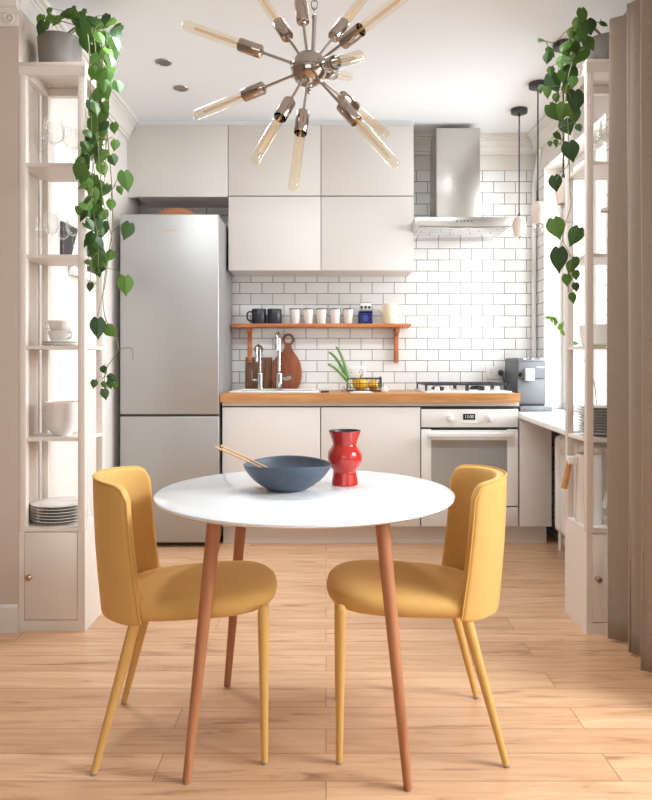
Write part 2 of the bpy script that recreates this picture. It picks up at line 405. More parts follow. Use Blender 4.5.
struct('wall_dining_right', MB().box(1.75, 1.95, -2.8, -0.55, 0, CZ).box(1.75, 1.95, 2.05, YF, 0, CZ).box(1.75, 1.95, -0.55, 2.05, 0, 0.6).box(1.75, 1.95, -0.55, 2.05, 2.4, CZ), M['wall'])
struct('wall_rear', MB().box(-3.0, -2.0, -2.8, -2.65, 0, CZ).box(1.2, 1.75, -2.8, -2.65, 0, CZ).box(-2.0, 1.2, -2.8, -2.65, 0, 0.65).box(-2.0, 1.2, -2.8, -2.65, 2.45, CZ), M['walldining'])
# mouldings
def crown_profile(s=1.0):
    return [(0, 0), (0.012, 0), (0.012, 0.018), (0.022, 0.022), (0.026, 0.045), (0.042, 0.075), (0.048, 0.078), (0.048, 0.09), (0.058, 0.094), (0.058, 0.105), (0.075, 0.109), (0.075, 0.13), (0, 0.13)]
cp = crown_profile()
XS = -1.2735
struct('trim_1', MB().prism([(XL + a, CZ - 0.1305 + b) for a, b in cp], 'y', YF - 0.0, YB), M['trim'], 25)
mb = MB().prism([(YB - a, CZ - 0.1305 + b) for a, b in cp], 'x', XL, XR)
for k in range(60):
    x = 1.42 - k * 0.026
    if x < 0.56: break
    mb.box(x - 0.008, x + 0.008, YB - 0.034, YB - 0.02, CZ - 0.085, CZ - 0.07)
struct('trim_2', mb, M['trim'], 25)
struct('trim_3', MB().prism([(XR - a, CZ - 0.1305 + b) for a, b in cp], 'y', 3.0, YB), M['trim'], 25)
mb = MB().prism([(YF - a, CZ - 0.1305 + b) for a, b in cp], 'x', -3.0, XS)
mb.box(-3.0, XS, YF - 0.009, YF, 2.505, 2.57)
for k in range(16):
    x = XS - 0.035 - k * 0.062
    ring = [(x + 0.019 * math.cos(t), YF - 0.013, 2.536 + 0.020 * math.sin(t)) for t in [i * PI / 7 for i in range(14)]]
    mb.tube(ring, 0.0045, 6, True); mb.sphere((x, YF - 0.011, 2.536), 0.008, 8)
struct('trim_4', mb, M['trim'], 30)
struct('trim_5', MB().box(XR + 0.001, 1.584, WY1 - 0.004, WY1 - 0.0005, WZ0 + 0.02, WZ1).box(XR + 0.001, 1.584, WY0 + 0.0005, WY0 + 0.004, WZ0 + 0.02, WZ1).box(XR + 0.001, 1.584, WY0 + 0.004, WY1 - 0.004, WZ1 - 0.004, WZ1 - 0.0005), M['trim'])
struct('baseboard_left', MB().box(-3.0, XS, YF - 0.018, YF, 0, 0.10).box(-3.0, XS, YF - 0.012, YF, 0.10, 0.115, 0.003), M['trim'])
# windows
def window(name, plane, fixed, a0, a1, z0, z1, mull, fw=0.06, dep=0.05):
    """frame + one pane; plane 'x' or 'y', fixed = coordinate of the inner face"""
    mb = MB(); g = MB()
    def bx(m, p0, p1, q0, q1, d0=0, d1=dep):
        if plane == 'x': m.box(fixed + d0, fixed + d1, p0, p1, q0, q1, 0.004 if m is mb else 0)
        else: m.box(p0, p1, fixed - d1, fixed - d0, q0, q1, 0.004 if m is mb else 0)
    bx(mb, a0, a1, z1 - fw, z1); bx(mb, a0, a1, z0, z0 + fw); bx(mb, a0, a0 + fw, z0 + fw, z1 - fw); bx(mb, a1 - fw, a1, z0 + fw, z1 - fw)
    for t in mull: bx(mb, t - fw * 0.6, t + fw * 0.6, z0 + fw, z1 - fw)
    o = struct(name, mb, M['whitep'])
    edges = [a0 + fw] + sum([[t - fw * 0.6, t + fw * 0.6] for t in mull], []) + [a1 - fw]
    for p, q in zip(edges[0::2], edges[1::2]): bx(g, p, q, z0 + fw, z1 - fw, dep * 0.45, dep * 0.55)
    p = g.build('glass_pane', M['pane'], o)
    return o
window('window_1', 'x', 1.585, WY0, WY1, WZ0, WZ1, [4.2])
window('window_2', 'x', 1.85, -0.55, 2.05, 0.6, 2.4, [0.3, 1.2])
window('window_3', 'y', -2.7, -2.0, 1.2, 0.65, 2.45, [-1.0, 0.2])

# ------------------------------------------------------------------ window sill board, radiator, pipe
SZ = 0.805
mb = MB().prism([(1.19, 4.335), (1.19, YB - 0.002), (XR - 0.002, YB - 0.002), (XR - 0.002, WY1 - 0.002), (1.583, WY1 - 0.002), (1.583, WY0 + 0.002), (XR - 0.002, WY0 + 0.002), (XR - 0.002, 3.20), (1.098, 3.20), (1.168, 4.31)], 'z', SZ - 0.028, SZ, bev=0.004)
single('window_sill_board', mb, M['white'], 'long white sill board under the kitchen window, carrying the grey coffee machine', 'window sill', base=(1.3, 3.9, SZ - 0.028))
rad = thing('radiator', 'white column radiator under the window sill', 'radiator', (1.39, 3.82, 0.12))
for k in range(7):
    y = 4.13 - 0.098 * k
    MB().box(1.335, 1.452, y - 0.040, y + 0.040, 0.13, 0.695, 0.034, 5).build('column', M['whitep'], rad, True)
MB().tube([(1.395, 4.17, 0.15), (1.395, 3.49, 0.15)], 0.018, 10).tube([(1.395, 4.17, 0.15), (1.395, 4.23, 0.15), (1.395, 4.23, 0.0)], 0.01, 8).build('manifold_pipe', M['whitep'], rad, True)
MB().tube([(1.395, 4.17, 0.675), (1.395, 3.49, 0.675)], 0.018, 10).build('manifold_pipe', M['whitep'], rad, True)
pp = [(1.44, 4.915, 0.83), (1.44, 4.915, 2.30), (1.445, 4.905, 2.40), (1.448, 4.86, 2.47), (1.445, 4.80, 2.52), (1.44, 4.78, 2.558)]
single('heating_pipe', MB().tube(pp, 0.0165, 12), M['whitep'], 'white vertical heating pipe in the tiled corner behind the coffee machine', 'pipe', base=(1.44, 4.915, 0.83))

# ------------------------------------------------------------------ wall cabinets
YU = 4.604
def wall_cabinet(x0, x1, z0, z1, label):
    t = thing('wall_cabinet', label, 'cabinet', ((x0 + x1) / 2, 4.77, z0), group='white wall cabinets')
    MB().box(x0 + 0.001, x1 - 0.001, YU + 0.021, YB - 0.002, z0 + 0.004, z1).build('body', M['cab'], t, True)
    MB().box(x0 + 0.0022, x1 - 0.0022, YU, YU + 0.0195, z0 + 0.0016, z1 - 0.0016, 0.0012).build('door', M['cab'], t, True)
    return t
xs = [-1.232, -0.6345, -0.0324, 0.5706]
wall_cabinet(xs[0], xs[1], 2.19, 2.655, 'white handleless wall cabinet hung above the fridge')
wall_cabinet(xs[1], xs[2], 2.197, 2.655, 'white wall cabinet in the middle of the top row, right of the fridge')
wall_cabinet(xs[2], xs[3], 2.197, 2.655, 'white wall cabinet in the top row, nearest the steel hood chimney')
wall_cabinet(xs[1], xs[2], 1.712, 2.194, 'white wall cabinet in the lower row, beside the fridge top')
wall_cabinet(xs[2], xs[3], 1.712, 2.194, 'white wall cabinet in the lower row, beside the hood')
single('top_filler', MB().box(xs[0], xs[3], YU + 0.016, YU + 0.034, 2.659, CZ - 0.0005), M['ceiling'], 'long white filler strip closing the gap between the wall cabinets and the ceiling', 'filler strip', base=(-0.33, YU + 0.02, 2.659))
single('cabinet_filler', MB().box(XL + 0.001, xs[0] - 0.001, YU + 0.012, YU + 0.03, 2.19, 2.655), M['cab'], 'narrow white filler strip between the top cabinet above the fridge and the left wall', 'filler strip', base=(-1.26, YU + 0.02, 2.19))

# ------------------------------------------------------------------ base cabinets, plinth, counter
YC = 4.337; CT = 0.927
def base_cabinet(x0, x1, label, z1=0.842, ztop=0.872):
    t = thing('base_cabinet', label, 'cabinet', ((x0 + x1) / 2, 4.62, 0.113), group='white base cabinets')
    MB().box(x0 + 0.001, x1 - 0.001, YC + 0.022, YB - 0.004, 0.113, ztop).build('body', M['cab'], t, True)
    MB().box(x0 + 0.002, x1 - 0.002, YC, YC + 0.02, 0.114, z1, 0.0015).build('door', M['cab'], t, True)
    MB().box(x0 + 0.002, x1 - 0.002, YC + 0.012, YC + 0.0219, z1 + 0.001, z1 + 0.006).build('grip_gap_shade', M['gap'], t, True)  # dark strip that paints the shade in the gap above the door
    return t
base_cabinet(-0.635, -0.0336, 'white base cabinet under the sink, beside the fridge', ztop=0.735)
base_cabinet(-0.0316, 0.578, 'white base cabinet under the vegetable basket, left of the oven')
t = thing('base_cabinet', 'narrow white base cabinet right of the oven, below the window sill', 'cabinet', (1.28, 4.6, 0.113), group='white base cabinets')
MB().box(1.183, 1.378, YC + 0.022, YB - 0.004, 0.113, SZ - 0.03).build('body', M['cab'], t, True)
MB().box(1.183, 1.378, YC, YC + 0.02, 0.114, 0.757, 0.0015).build('door', M['cab'], t, True)
single('plinth', MB().box(-0.635, 1.362, YC + 0.05, YC + 0.068, 0.0, 0.11, 0.001), M['plinth'], 'long pale plinth board along the floor under the base cabinets', 'plinth', base=(0.36, 4.39, 0))
single('counter_rail', MB().box(-0.635, 1.18, YC + 0.001, YC + 0.018, 0.850, 0.8735), M['cab'], 'long white rail right beneath the wooden worktop', 'rail', base=(0.27, YC + 0.01, 0.85))
# counter with openings for sink and hob
SX0, SX1, SY0, SY1 = -0.60, -0.045, 4.40, 4.87
mb = MB()
for bx in ((-0.643, SX0 + 0.02, 4.31, YB - 0.002), (SX1 - 0.02, 1.18, 4.31, YB - 0.002), (SX0 + 0.02, SX1 - 0.02, 4.31, SY0 + 0.02), (SX0 + 0.02, SX1 - 0.02, SY1 - 0.02, YB - 0.002)):
    mb.box(bx[0], bx[1], bx[2], bx[3], 0.875, CT)
bmesh.ops.remove_doubles(mb.bm, verts=mb.bm.verts[:], dist=1e-5)
single('worktop', mb, M['counter'], 'oiled wooden worktop running from the fridge to the window', 'worktop', base=(0.27, 4.62, 0.875))
# sink
t = thing('kitchen_sink', 'white inset sink in the wooden worktop beside the fridge', 'sink', ((SX0 + SX1) / 2, 4.63, 0.74))
mb = MB()
for bx in ((SX0, SX1, SY0, SY0 + 0.045), (SX0, SX1, SY1 - 0.09, SY1), (SX0, SX0 + 0.045, SY0 + 0.045, SY1 - 0.09), (SX1 - 0.045, SX1, SY0 + 0.045, SY1 - 0.09)):
    mb.box(bx[0], bx[1], bx[2], bx[3], CT + 0.0005, CT + 0.011, 0.003)
mb.build('rim', M['white'], t, True)
a0, a1, b0, b1 = SX0 + 0.045, SX1 - 0.045, SY0 + 0.045, SY1 - 0.09
MB().box(a0 - 0.008, a0, b0, b1, 0.75, CT).box(a1, a1 + 0.008, b0, b1, 0.75, CT).box(a0, a1, b0 - 0.008, b0, 0.75, CT).box(a0, a1, b1, b1 + 0.008, 0.75, CT).box(a0, a1, b0, b1, 0.742, 0.75).build('basin', M['white'], t, True)
ST = CT + 0.011
# taps
def faucet(ux, Y, hpx_top, r, label, big):
    x = X(ux, Y); top = Z(hpx_top, Y)
    t = thing('kitchen_tap', label, 'tap', (x, Y, ST), group='chrome taps at the sink')
    rb = r * 2.1
    MB().lathe([(rb * 1.25, ST), (rb * 1.25, ST + 0.006), (rb, ST + 0.012), (rb, ST + 0.105), (rb * 0.8, ST + 0.112), (r, ST + 0.118)], 20, ax=(x, Y)).build('tap_body', M['chrome'], t, True)
    rc = 0.034 if big else 0.03
    d = Vector((-0.16, -0.98, 0)).normalized() if big else Vector((-0.30, -0.95, 0)).normalized()
    pts = [Vector((x, Y, ST + 0.11)), Vector((x, Y, top - rc))]
    for i in range(1, 11):
        a = PI * i / 10
        pts.append(Vector((x, Y, top - rc)) + d * rc * (1 - math.cos(a)) + Vector((0, 0, rc * math.sin(a))))
    pts.append(pts[-1] + Vector((0, 0, -0.05)))
    MB().tube(pts, [r] * (len(pts) - 1) + [r * 0.9], 12).build('spout', M['chrome'], t, True)
    e = pts[-1]
    MB().lathe([(r * 1.15, e.z - 0.03), (r * 1.25, e.z - 0.005), (r * 1.05, e.z + 0.01)], 14, ax=(e.x, e.y)).build('nozzle', M['chrome'], t, True)
    if big: MB().cone((x, Y, ST + 0.07), (x + 0.055, Y - 0.012, ST + 0.07), 0.013).cone((x + 0.05, Y - 0.012, ST + 0.07), (x + 0.085, Y - 0.02, ST + 0.085), 0.016, 0.014).build('lever', M['chrome'], t, True)
    else: MB().cone((x, Y, ST + 0.062), (x - 0.05, Y - 0.01, ST + 0.062), 0.009).tube([(x - 0.048, Y - 0.01, ST + 0.055), (x - 0.05, Y - 0.012, ST + 0.13)], 0.0065, 8).build('lever', M['chrome'], t, True)
faucet(279, 4.79, 333.5, 0.0115, 'tall chrome swan-neck tap with a side lever in front of the round board', True)
faucet(260, 4.79, 345.5, 0.0085, 'slim shorter chrome filter tap in front of the rectangular board', False)

# ------------------------------------------------------------------ fridge
FX0, FX1, FY, FT = -1.242, -0.647, 4.28, 2.011
t = thing('fridge', 'tall brushed steel fridge freezer standing left of the worktop', 'fridge', (-0.945, 4.6, 0))
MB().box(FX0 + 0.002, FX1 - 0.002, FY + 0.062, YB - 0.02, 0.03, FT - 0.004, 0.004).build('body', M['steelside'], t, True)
MB().box(FX0 + 0.01, FX1 - 0.01, FY + 0.07, YB - 0.05, 0.0, 0.03).build('base', M['gap'], t, True)
MB().box(FX0, FX1, FY, FY + 0.056, 0.803, FT, 0.006, 3).build('upper_door', M['steel'], t, True)
MB().box(FX0, FX1, FY, FY + 0.056, 0.03, 0.791, 0.006, 3).build('lower_door', M['steel'], t, True)
MB().box(FX0 + 0.008, FX1 - 0.008, FY + 0.012, FY + 0.062, 0.0305, FT - 0.01).build('door_gasket', M['gap'], t, True)
text('logo', 'LIEBHERR', 0.021, M['gold'], (X(170, FY), FY - 0.0002, Z(230.5, FY)), t)
single('wooden_bowl', MB().lathe([(0.0, 2.118), (0.05, 2.114), (0.10, 2.098), (0.138, 2.07), (0.155, 2.035), (0.155, 2.012), (0.145, 2.0075), (0.0, 2.0075)], 40, ax=(X(177, 4.62), 4.62)), M['bowlwood'], 'upturned round wooden bowl lying on top of the fridge', 'bowl', base=(X(177, 4.62), 4.62, 2.0075))

# ------------------------------------------------------------------ oven
OX0, OX1 = 0.580, 1.176
t = thing('oven', 'white built-in oven with a grey glass door under the hob', 'oven', (0.878, 4.6, 0.113))
zt = Z(408.2, YC)
MB().box(OX0 + 0.003, OX1 - 0.003, YC + 0.024, YB - 0.004, 0.114, 0.848).build('body', M['gap'], t, True)
MB().box(OX0 + 0.002, OX1 - 0.002, YC - 0.002, YC + 0.023, Z(427.3, YC), zt - 0.006, 0.003).build('control_panel', M['white'], t, True)
zd0, zd1 = Z(506, YC), Z(429.2, YC)
wx0, wx1, wz0, wz1 = X(431.2, YC), X(507.3, YC), Z(494, YC), Z(440.3, YC)
mb = MB().box(OX0 + 0.002, wx0, YC - 0.002, YC + 0.022, zd0, zd1, 0.002).box(wx1, OX1 - 0.002, YC - 0.002, YC + 0.022, zd0, zd1, 0.002).box(wx0, wx1, YC - 0.002, YC + 0.022, zd0, wz0, 0.001).box(wx0, wx1, YC - 0.002, YC + 0.022, wz1, zd1 - 0.006, 0.001)
dr = mb.build('door', M['white'], t, True)
MB().box(wx0, wx1, YC + 0.002, YC + 0.012, wz0, wz1).build('door_glass', M['ovenglass'], dr, True)
hz = Z(434.5, YC)
MB().box(X(426.5, YC), X(512, YC), YC - 0.045, YC - 0.028, hz - 0.016, hz + 0.016, 0.007, 3).box(X(430, YC), X(436, YC), YC - 0.03, YC - 0.001, hz - 0.01, hz + 0.01).box(X(503, YC), X(509, YC), YC - 0.03, YC - 0.001, hz - 0.01, hz + 0.01).build('handle', M['white'], dr, True)
for u in (449.5, 489): 
    x = X(u, YC); z = Z(418, YC)
    MB().along((x, YC - 0.002, z), (x, YC - 0.03, z), [(0.0, 0), (0.022, 0.0), (0.022, 0.008), (0.018, 0.01), (0.016, 0.026), (0.0, 0.028)], 24).box(x - 0.003, x + 0.003, YC - 0.034, YC - 0.02, z - 0.014, z + 0.014, 0.002).build('control_knob', M['white'], t, True)
dsp = MB().box(X(463, YC), X(475, YC), YC - 0.0045, YC - 0.0021, Z(419.6, YC), Z(413.8, YC)).build('display', M['display'], t, True)
text('display_digits', '12:00', 0.026, M['digits'], (X(469, YC), YC - 0.0049, Z(416.7, YC)), t, depth=0.0002)
MB().box(X(461, YC), X(477, YC), YC - 0.004, YC - 0.0021, Z(423.6, YC), Z(421.4, YC), 0.0005).build('button_strip', M['whitep'], t, True)
MB().box(OX0 + 0.002, OX1 - 0.002, YC, YC + 0.02, 0.114, Z(507.2, YC), 0.0015).build('drawer_front', M['cab'], t, True)

# ------------------------------------------------------------------ hob
t = thing('gas_hob', 'white four-burner gas hob with black grates on the worktop', 'hob', (0.87, 4.60, CT))
HX0, HX1, HY0, HY1 = 0.61, 1.145, 4.37, 4.86
MB().box(HX0, HX1, HY0, HY1, CT, CT + 0.012, 0.004).build('hob_plate', M['white'], t, True)
for cx, cy, r in ((0.74, 4.53, 0.045), (1.01, 4.53, 0.038), (0.74, 4.74, 0.036), (1.01, 4.74, 0.05)):
    MB().lathe([(r, CT + 0.0125), (r, CT + 0.024), (r * 0.75, CT + 0.026), (r * 0.75, CT + 0.034), (0, CT + 0.036)], 24, ax=(cx, cy)).build('burner', M['iron'], t, True)
for g0, g1 in ((HX0 + 0.012, 0.873), (0.883, HX1 - 0.012)):
    mb = MB(); zz = CT + 0.052; q = 0.0055
    y0, y1 = HY0 + 0.05, HY1 - 0.02
    for yy in (y0, (y0 + y1) / 2, y1): mb.box(g0, g1, yy - q, yy + q, zz - q, zz + q)
    for xx in (g0, g1): mb.box(xx - q, xx + q, y0, y1, zz - q, zz + q)
    xm = (g0 + g1) / 2
    for yy in (y0 + 0.03, y0 + 0.15, y1 - 0.15, y1 - 0.03): mb.box(xm - q, xm + q, yy - 0.03, yy + 0.03, zz - q, zz + q)
    for yc in (y0 + 0.1, y1 - 0.1): mb.box(g0, g0 + 0.09, yc - q, yc + q, zz - q, zz + q).box(g1 - 0.09, g1, yc - q, yc + q, zz - q, zz + q)
    for xx in (g0, g1):
        for yy in (y0, y1): mb.box(xx - q, xx + q, yy - q, yy + q, CT + 0.012, zz)
    mb.build('grate', M['iron'], t, True)
for u in (437, 446.5, 487, 496.5):
    x = X(u, 4.40)
    MB().lathe([(0.019, CT + 0.0125), (0.019, CT + 0.018), (0.016, CT + 0.02), (0.015, CT + 0.040), (0, CT + 0.042)], 18, ax=(x, 4.40)).build('control_knob', M['white'], t, True)

# ------------------------------------------------------------------ hood
t = thing('cooker_hood', 'brushed steel chimney cooker hood above the hob', 'cooker hood', (0.86, 4.7, 1.96))
hx0, hx1, hy = 0.551, 1.15, 4.39
MB().box(X(436.5, 4.66), X(480, 4.66), 4.66, YB - 0.005, 2.022, 2.655, 0.002).build('chimney', M['hood'], t, True)
MB().box(hx0, hx1, hy, YB - 0.005, 1.962, 2.017, 0.002).prism([(4.62, 2.0172), (4.66, 2.032), (YB - 0.006, 2.032), (YB - 0.006, 2.0172)], 'x', 0.70, 1.03).build('canopy', M['hood'], t, True)
MB().box(hx0 + 0.03, hx1 - 0.03, hy + 0.03, YB - 0.06, 1.954, 1.9618, 0.002).build('filter_panel', M['chrome'], t, True)
for k in range(5):
    x = X(457 + k * 3.6, hy); z = Z(221.3, hy)
    MB().along((x, hy, z), (x, hy - 0.004, z), [(0, 0), (0.007, 0), (0.007, 0.003), (0.0, 0.004)], 12).build('button', M['chrome'], t, True)

# ------------------------------------------------------------------ wall shelf and what stands on it
SH = 1.379; SY = 4.78
t = thing('wall_shelf', 'reddish wooden wall shelf with two brackets on the tiled wall', 'shelf', (-0.03, 4.86, 1.2))
MB().box(-0.641, 0.573, SY, YB - 0.002, SH - 0.025, SH, 0.003).build('board', M['shelfwood'], t, True)
for u in (249.5, 396.6):
    x = X(u, 4.9)
    MB().box(x - 0.014, x + 0.014, 4.905, YB - 0.002, 1.115, SH - 0.026, 0.002).box(x - 0.014, x + 0.014, SY + 0.03, 4.905, SH - 0.055, SH - 0.026, 0.002).prism([(4.906, 1.30), (4.84, 1.334), (4.86, 1.334), (4.906, 1.315)], 'x', x - 0.012, x + 0.012).build('bracket', M['shelfwood'], t, True)
def mug(u, label, hrot):
    Y = 4.855; x = X(u, Y)
    t = thing('mug', label, 'mug', (x, Y, SH), hrot, 'black mugs on the wall shelf')
    MB().lathe([(0.0, 0), (0.044, 0), (0.049, 0.006), (0.049, 0.101), (0.0475, 0.103), (0.045, 0.1), (0.045, 0.012), (0, 0.008)], 28).build('cup_body', M['mug'], t)
    MB().tube([(-0.047, 0, 0.083), (-0.065, 0, 0.086), (-0.079, 0, 0.075), (-0.081, 0, 0.05), (-0.075, 0, 0.03), (-0.06, 0, 0.022), (-0.046, 0, 0.024)], 0.0065, 10).build('handle', M['mug'], t)
mug(259, 'black mug at the left end of the wall shelf, its handle showing on the left', R(4)); mug(274.5, 'black mug on the wall shelf with its handle turned away, next to the white tumblers', R(-105))
lab = ['white tapered tumbler standing next to the black mugs on the shelf', 'white tapered tumbler second from the black mugs on the shelf', 'white tapered tumbler in the middle of the five on the shelf', 'white tapered tumbler second from the blue tin on the shelf', 'white tapered tumbler standing next to the blue tin on the shelf']
cup = None
for u, l in zip((295.3, 308.4, 321.5, 335.2, 348.6), lab):
    Y = 4.86
    if cup is None:
        cup = thing('tumbler', l, 'cup', (X(u, Y), Y, SH), group='white tumblers on the wall shelf')
        MB().lathe([(0, 0), (0.029, 0), (0.031, 0.003), (0.040, 0.100), (0.0385, 0.100), (0.029, 0.006), (0, 0.005)], 28).build('cup_body', M['china'], cup)
        MB().lathe([(0.0402, 0.0985), (0.0415, 0.102), (0.0405, 0.106), (0.038, 0.106), (0.0375, 0.1005)], 28, caps=False).build('rim', M['rim'], cup)
    else: dup(cup, (X(u, Y), Y, SH), l)
# tin
Y = 4.86; x = X(365.3, Y)
t = thing('storage_tin', 'cobalt blue tin with a black and white patterned top on the wall shelf', 'tin', (x, Y, SH))
MB().box(-0.048, 0.048, -0.04, 0.04, 0, 0.078, 0.008, 3).build('tin_body', M['blue'], t)
MB().box(-0.046, 0.046, -0.038, 0.038, 0.0785, 0.088, 0.004).build('collar', M['blue'], t)
MB().box(-0.037, 0.037, -0.034, 0.034, 0.0885, 0.155, 0.003).build('printed_sleeve', M['artwhite'], t)
mb = MB()
for a in (-0.026, 0.0, 0.026): mb.along((a, -0.0335, 0.112), (a, -0.036, 0.112), [(0, 0), (0.0105, 0), (0.0105, 0.002), (0, 0.002)], 14)
for a in range(7): mb.box(-0.036 + a * 0.011, -0.03 + a * 0.011, -0.0355, -0.0335, 0.142 + 0.002 * (a % 2), 0.15)
mb.box(-0.04, 0.04, -0.036, -0.0335, 0.092, 0.097)
mb.build('dark_print', M['artdark'], t)
MB().along((0, -0.0395, 0.04), (0, -0.0425, 0.04), [(0, 0), (0.022, 0), (0.022, 0.002), (0.0, 0.002)], 20).box(-0.032, 0.032, -0.0425, -0.0395, 0.012, 0.017).build('raised_emblem', plain('blue_emblem', rgb(40, 62, 140), 0.3), t)
# jug
x = X(390.3, Y)
t = thing('jug', 'cream ceramic jug at the right end of the wall shelf', 'jug', (x, Y, SH))
MB().lathe([(0, 0), (0.056, 0), (0.059, 0.005), (0.057, 0.07), (0.055, 0.135), (0.053, 0.138), (0.051, 0.134), (0.052, 0.01), (0, 0.008)], 32).build('jug_body', M['cream'], t)
MB().tube([(0.054, 0, 0.112), (0.07, 0, 0.118), (0.087, 0, 0.108), (0.092, 0, 0.085), (0.085, 0, 0.062), (0.07, 0, 0.05), (0.056, 0, 0.048)], 0.005, 8).build('handle', M['cream'], t)
MB().tube([(-0.05, 0, 0.078), (-0.066, 0, 0.09), (-0.082, 0, 0.104)], [0.014, 0.010, 0.007], 10).build('spout', M['cream'], t)

# ------------------------------------------------------------------ cutting boards, basket, outlets
Y = 4.925; x0, x1 = X(245.5, Y), X(272, Y); zz = CT + 0.012
def lean(z): return YB - 0.022 - 0.045 * (1 - (z - CT) / 0.4)
BM = Matrix.Translation((0, 4.915, ST)) @ Matrix.Rotation(R(-4.5), 4, 'X')
mb = MB(); xm = X(258.5, Y)
mb.box(x0, x1, -0.011, 0.011, 0.0, 0.215, 0.004, M=BM)
ring = [(xm + 0.022 * math.cos(a), 0, 0.272 + 0.022 * math.sin(a)) for a in [i * PI / 10 for i in range(20)]]
mb.tube(ring, 0.009, 8, True, M=BM); mb.box(xm - 0.013, xm + 0.013, -0.008, 0.008, 0.21, 0.255, 0.004, M=BM)
single('cutting_board', mb, M['oldboard'], 'dark rectangular cutting board with a ring handle leaning on the tiles', 'cutting board', 'cutting boards behind the sink', base=(X(258, Y), 4.915, ST))
# paddle board: outline with a ring
mb = MB(); xc = X(286.8, Y); hw = 0.104; b = bmesh.new()
out = [(-0.09, 0.0), (-0.098, 0.03), (-0.104, 0.08), (-0.103, 0.13), (-0.095, 0.175), (-0.075, 0.212), (-0.045, 0.24), (-0.022, 0.262), (-0.014, 0.285), (-0.012, 0.305)]
out2 = [(0.075, 0.0), (0.094, 0.03), (0.104, 0.08), (0.103, 0.13), (0.095, 0.175), (0.078, 0.212), (0.058, 0.24), (0.043, 0.262), (0.034, 0.285), (0.032, 0.305)]
poly = [(xc + a, z) for a, z in out] + [(xc + a, z) for a, z in reversed(out2)]
BM2 = Matrix.Translation((0, 4.888, ST)) @ Matrix.Rotation(R(-4.2), 4, 'X')
mb.prism(poly, 'y', -0.009, 0.009, M=BM2, bev=0.002)
rc = (xc + 0.011, 0.338)
ang = [i * 2 * PI / 36 for i in range(36)]
bb = bmesh.new(); V = []
for a in ang:
    c, s_ = math.cos(a), math.sin(a)
    V.append([bb.verts.new((rc[0] + r * c, yy, rc[1] + r * s_)) for r, yy in ((0.042, -0.009), (0.042, 0.009), (0.025, 0.009), (0.025, -0.009))])
for i in range(36):
    A, B = V[i], V[(i + 1) % 36]
    for k in range(4): bb.faces.new((A[k], A[(k + 1) % 4], B[(k + 1) % 4], B[k]))
bmesh.ops.recalc_face_normals(bb, faces=bb.faces[:]); mb.add(bb, BM2)
single('cutting_board', mb, M['roundboard'], 'reddish brown rounded paddle board with a big ring handle leaning on the tiles', 'cutting board', 'cutting boards behind the sink', base=(xc, 4.888, ST))
# outlets
def outlet(u0, u1, v0, v1, n, label):
    t = thing('wall_socket', label, 'socket', ((X(u0, YB) + X(u1, YB)) / 2, YB, Z(v1, YB)), group='white wall sockets')
    a, b_, c, d = X(u0, YB), X(u1, YB), Z(v1, YB), Z(v0, YB)
    MB().box(a, b_, YB - 0.012, YB - 0.001, c, d, 0.003).build('face_plate', M['whitep'], t, True)
    for k in range(n):
        x = a + (b_ - a) * (k + 0.5) / n; z = (c + d) / 2
        s = MB().along((x, YB - 0.0122, z), (x, YB - 0.016, z), [(0.026, 0), (0.026, 0.003), (0.021, 0.003), (0.020, 0.001), (0, 0.001)], 24).build('receptacle', M['whitep'], t, True)
        mb = MB()
        for dx in (-0.009, 0.009): mb.along((x + dx, YB - 0.0132, z), (x + dx, YB - 0.0142, z), [(0, 0), (0.0035, 0), (0.0035, 0.001), (0, 0.001)], 10)
        mb.box(x - 0.004, x + 0.004, YB - 0.0148, YB - 0.0132, z + 0.017, z + 0.020).box(x - 0.004, x + 0.004, YB - 0.0148, YB - 0.0132, z - 0.020, z - 0.017)
        mb.build('pin_holes', M['gap'], s, True)
outlet(344.5, 366, 366, 378.5, 2, 'double white wall socket behind the vegetable basket')
outlet(486, 504.5, 366.5, 379, 2, 'double white wall socket left of the grey coffee machine')
# basket with vegetables
Yb = 4.66; bx0, bx1, by0, by1 = X(347.5, Yb - 0.1), X(381.5, Yb - 0.1), 4.56, 4.74
t = thing('wire_basket', 'black wire basket of vegetables on the worktop', 'basket', ((bx0 + bx1) / 2, Yb, CT))
h = 0.085
mb = MB()
for zz, r in ((0.004, 0.003), (h, 0.0045)): mb.tube([(bx0, by0, CT + zz), (bx1, by0, CT + zz), (bx1, by1, CT + zz), (bx0, by1, CT + zz)], r, 6, True)
for zz in (0.03, 0.055):
    mb.tube([(bx0, by0, CT + zz), (bx1, by0, CT + zz), (bx1, by1, CT + zz), (bx0, by1, CT + zz)], 0.0018, 5, True)
n = 11
for k in range(n + 1):
    x = bx0 + (bx1 - bx0) * k / n
    mb.tube([(x, by0, CT + h), (x, by0, CT + 0.004), (x, by1, CT + 0.004), (x, by1, CT + h)], 0.0016, 5)
for k in range(7):
    yy = by0 + (by1 - by0) * k / 6
    mb.tube([(bx0, yy, CT + h), (bx0, yy, CT + 0.004), (bx1, yy, CT + 0.004), (bx1, yy, CT + h)], 0.0016, 5)
mb.build('wire_mesh', M['black'], t, True)
for xx in (bx0, bx1):
    MB().tube([(xx, by0 + 0.05, CT + h), (xx, by0 + 0.055, CT + h + 0.008), (xx, by1 - 0.055, CT + h + 0.008), (xx, by1 - 0.05, CT + h)], 0.005, 8).build('grip', M['black'], t, True)
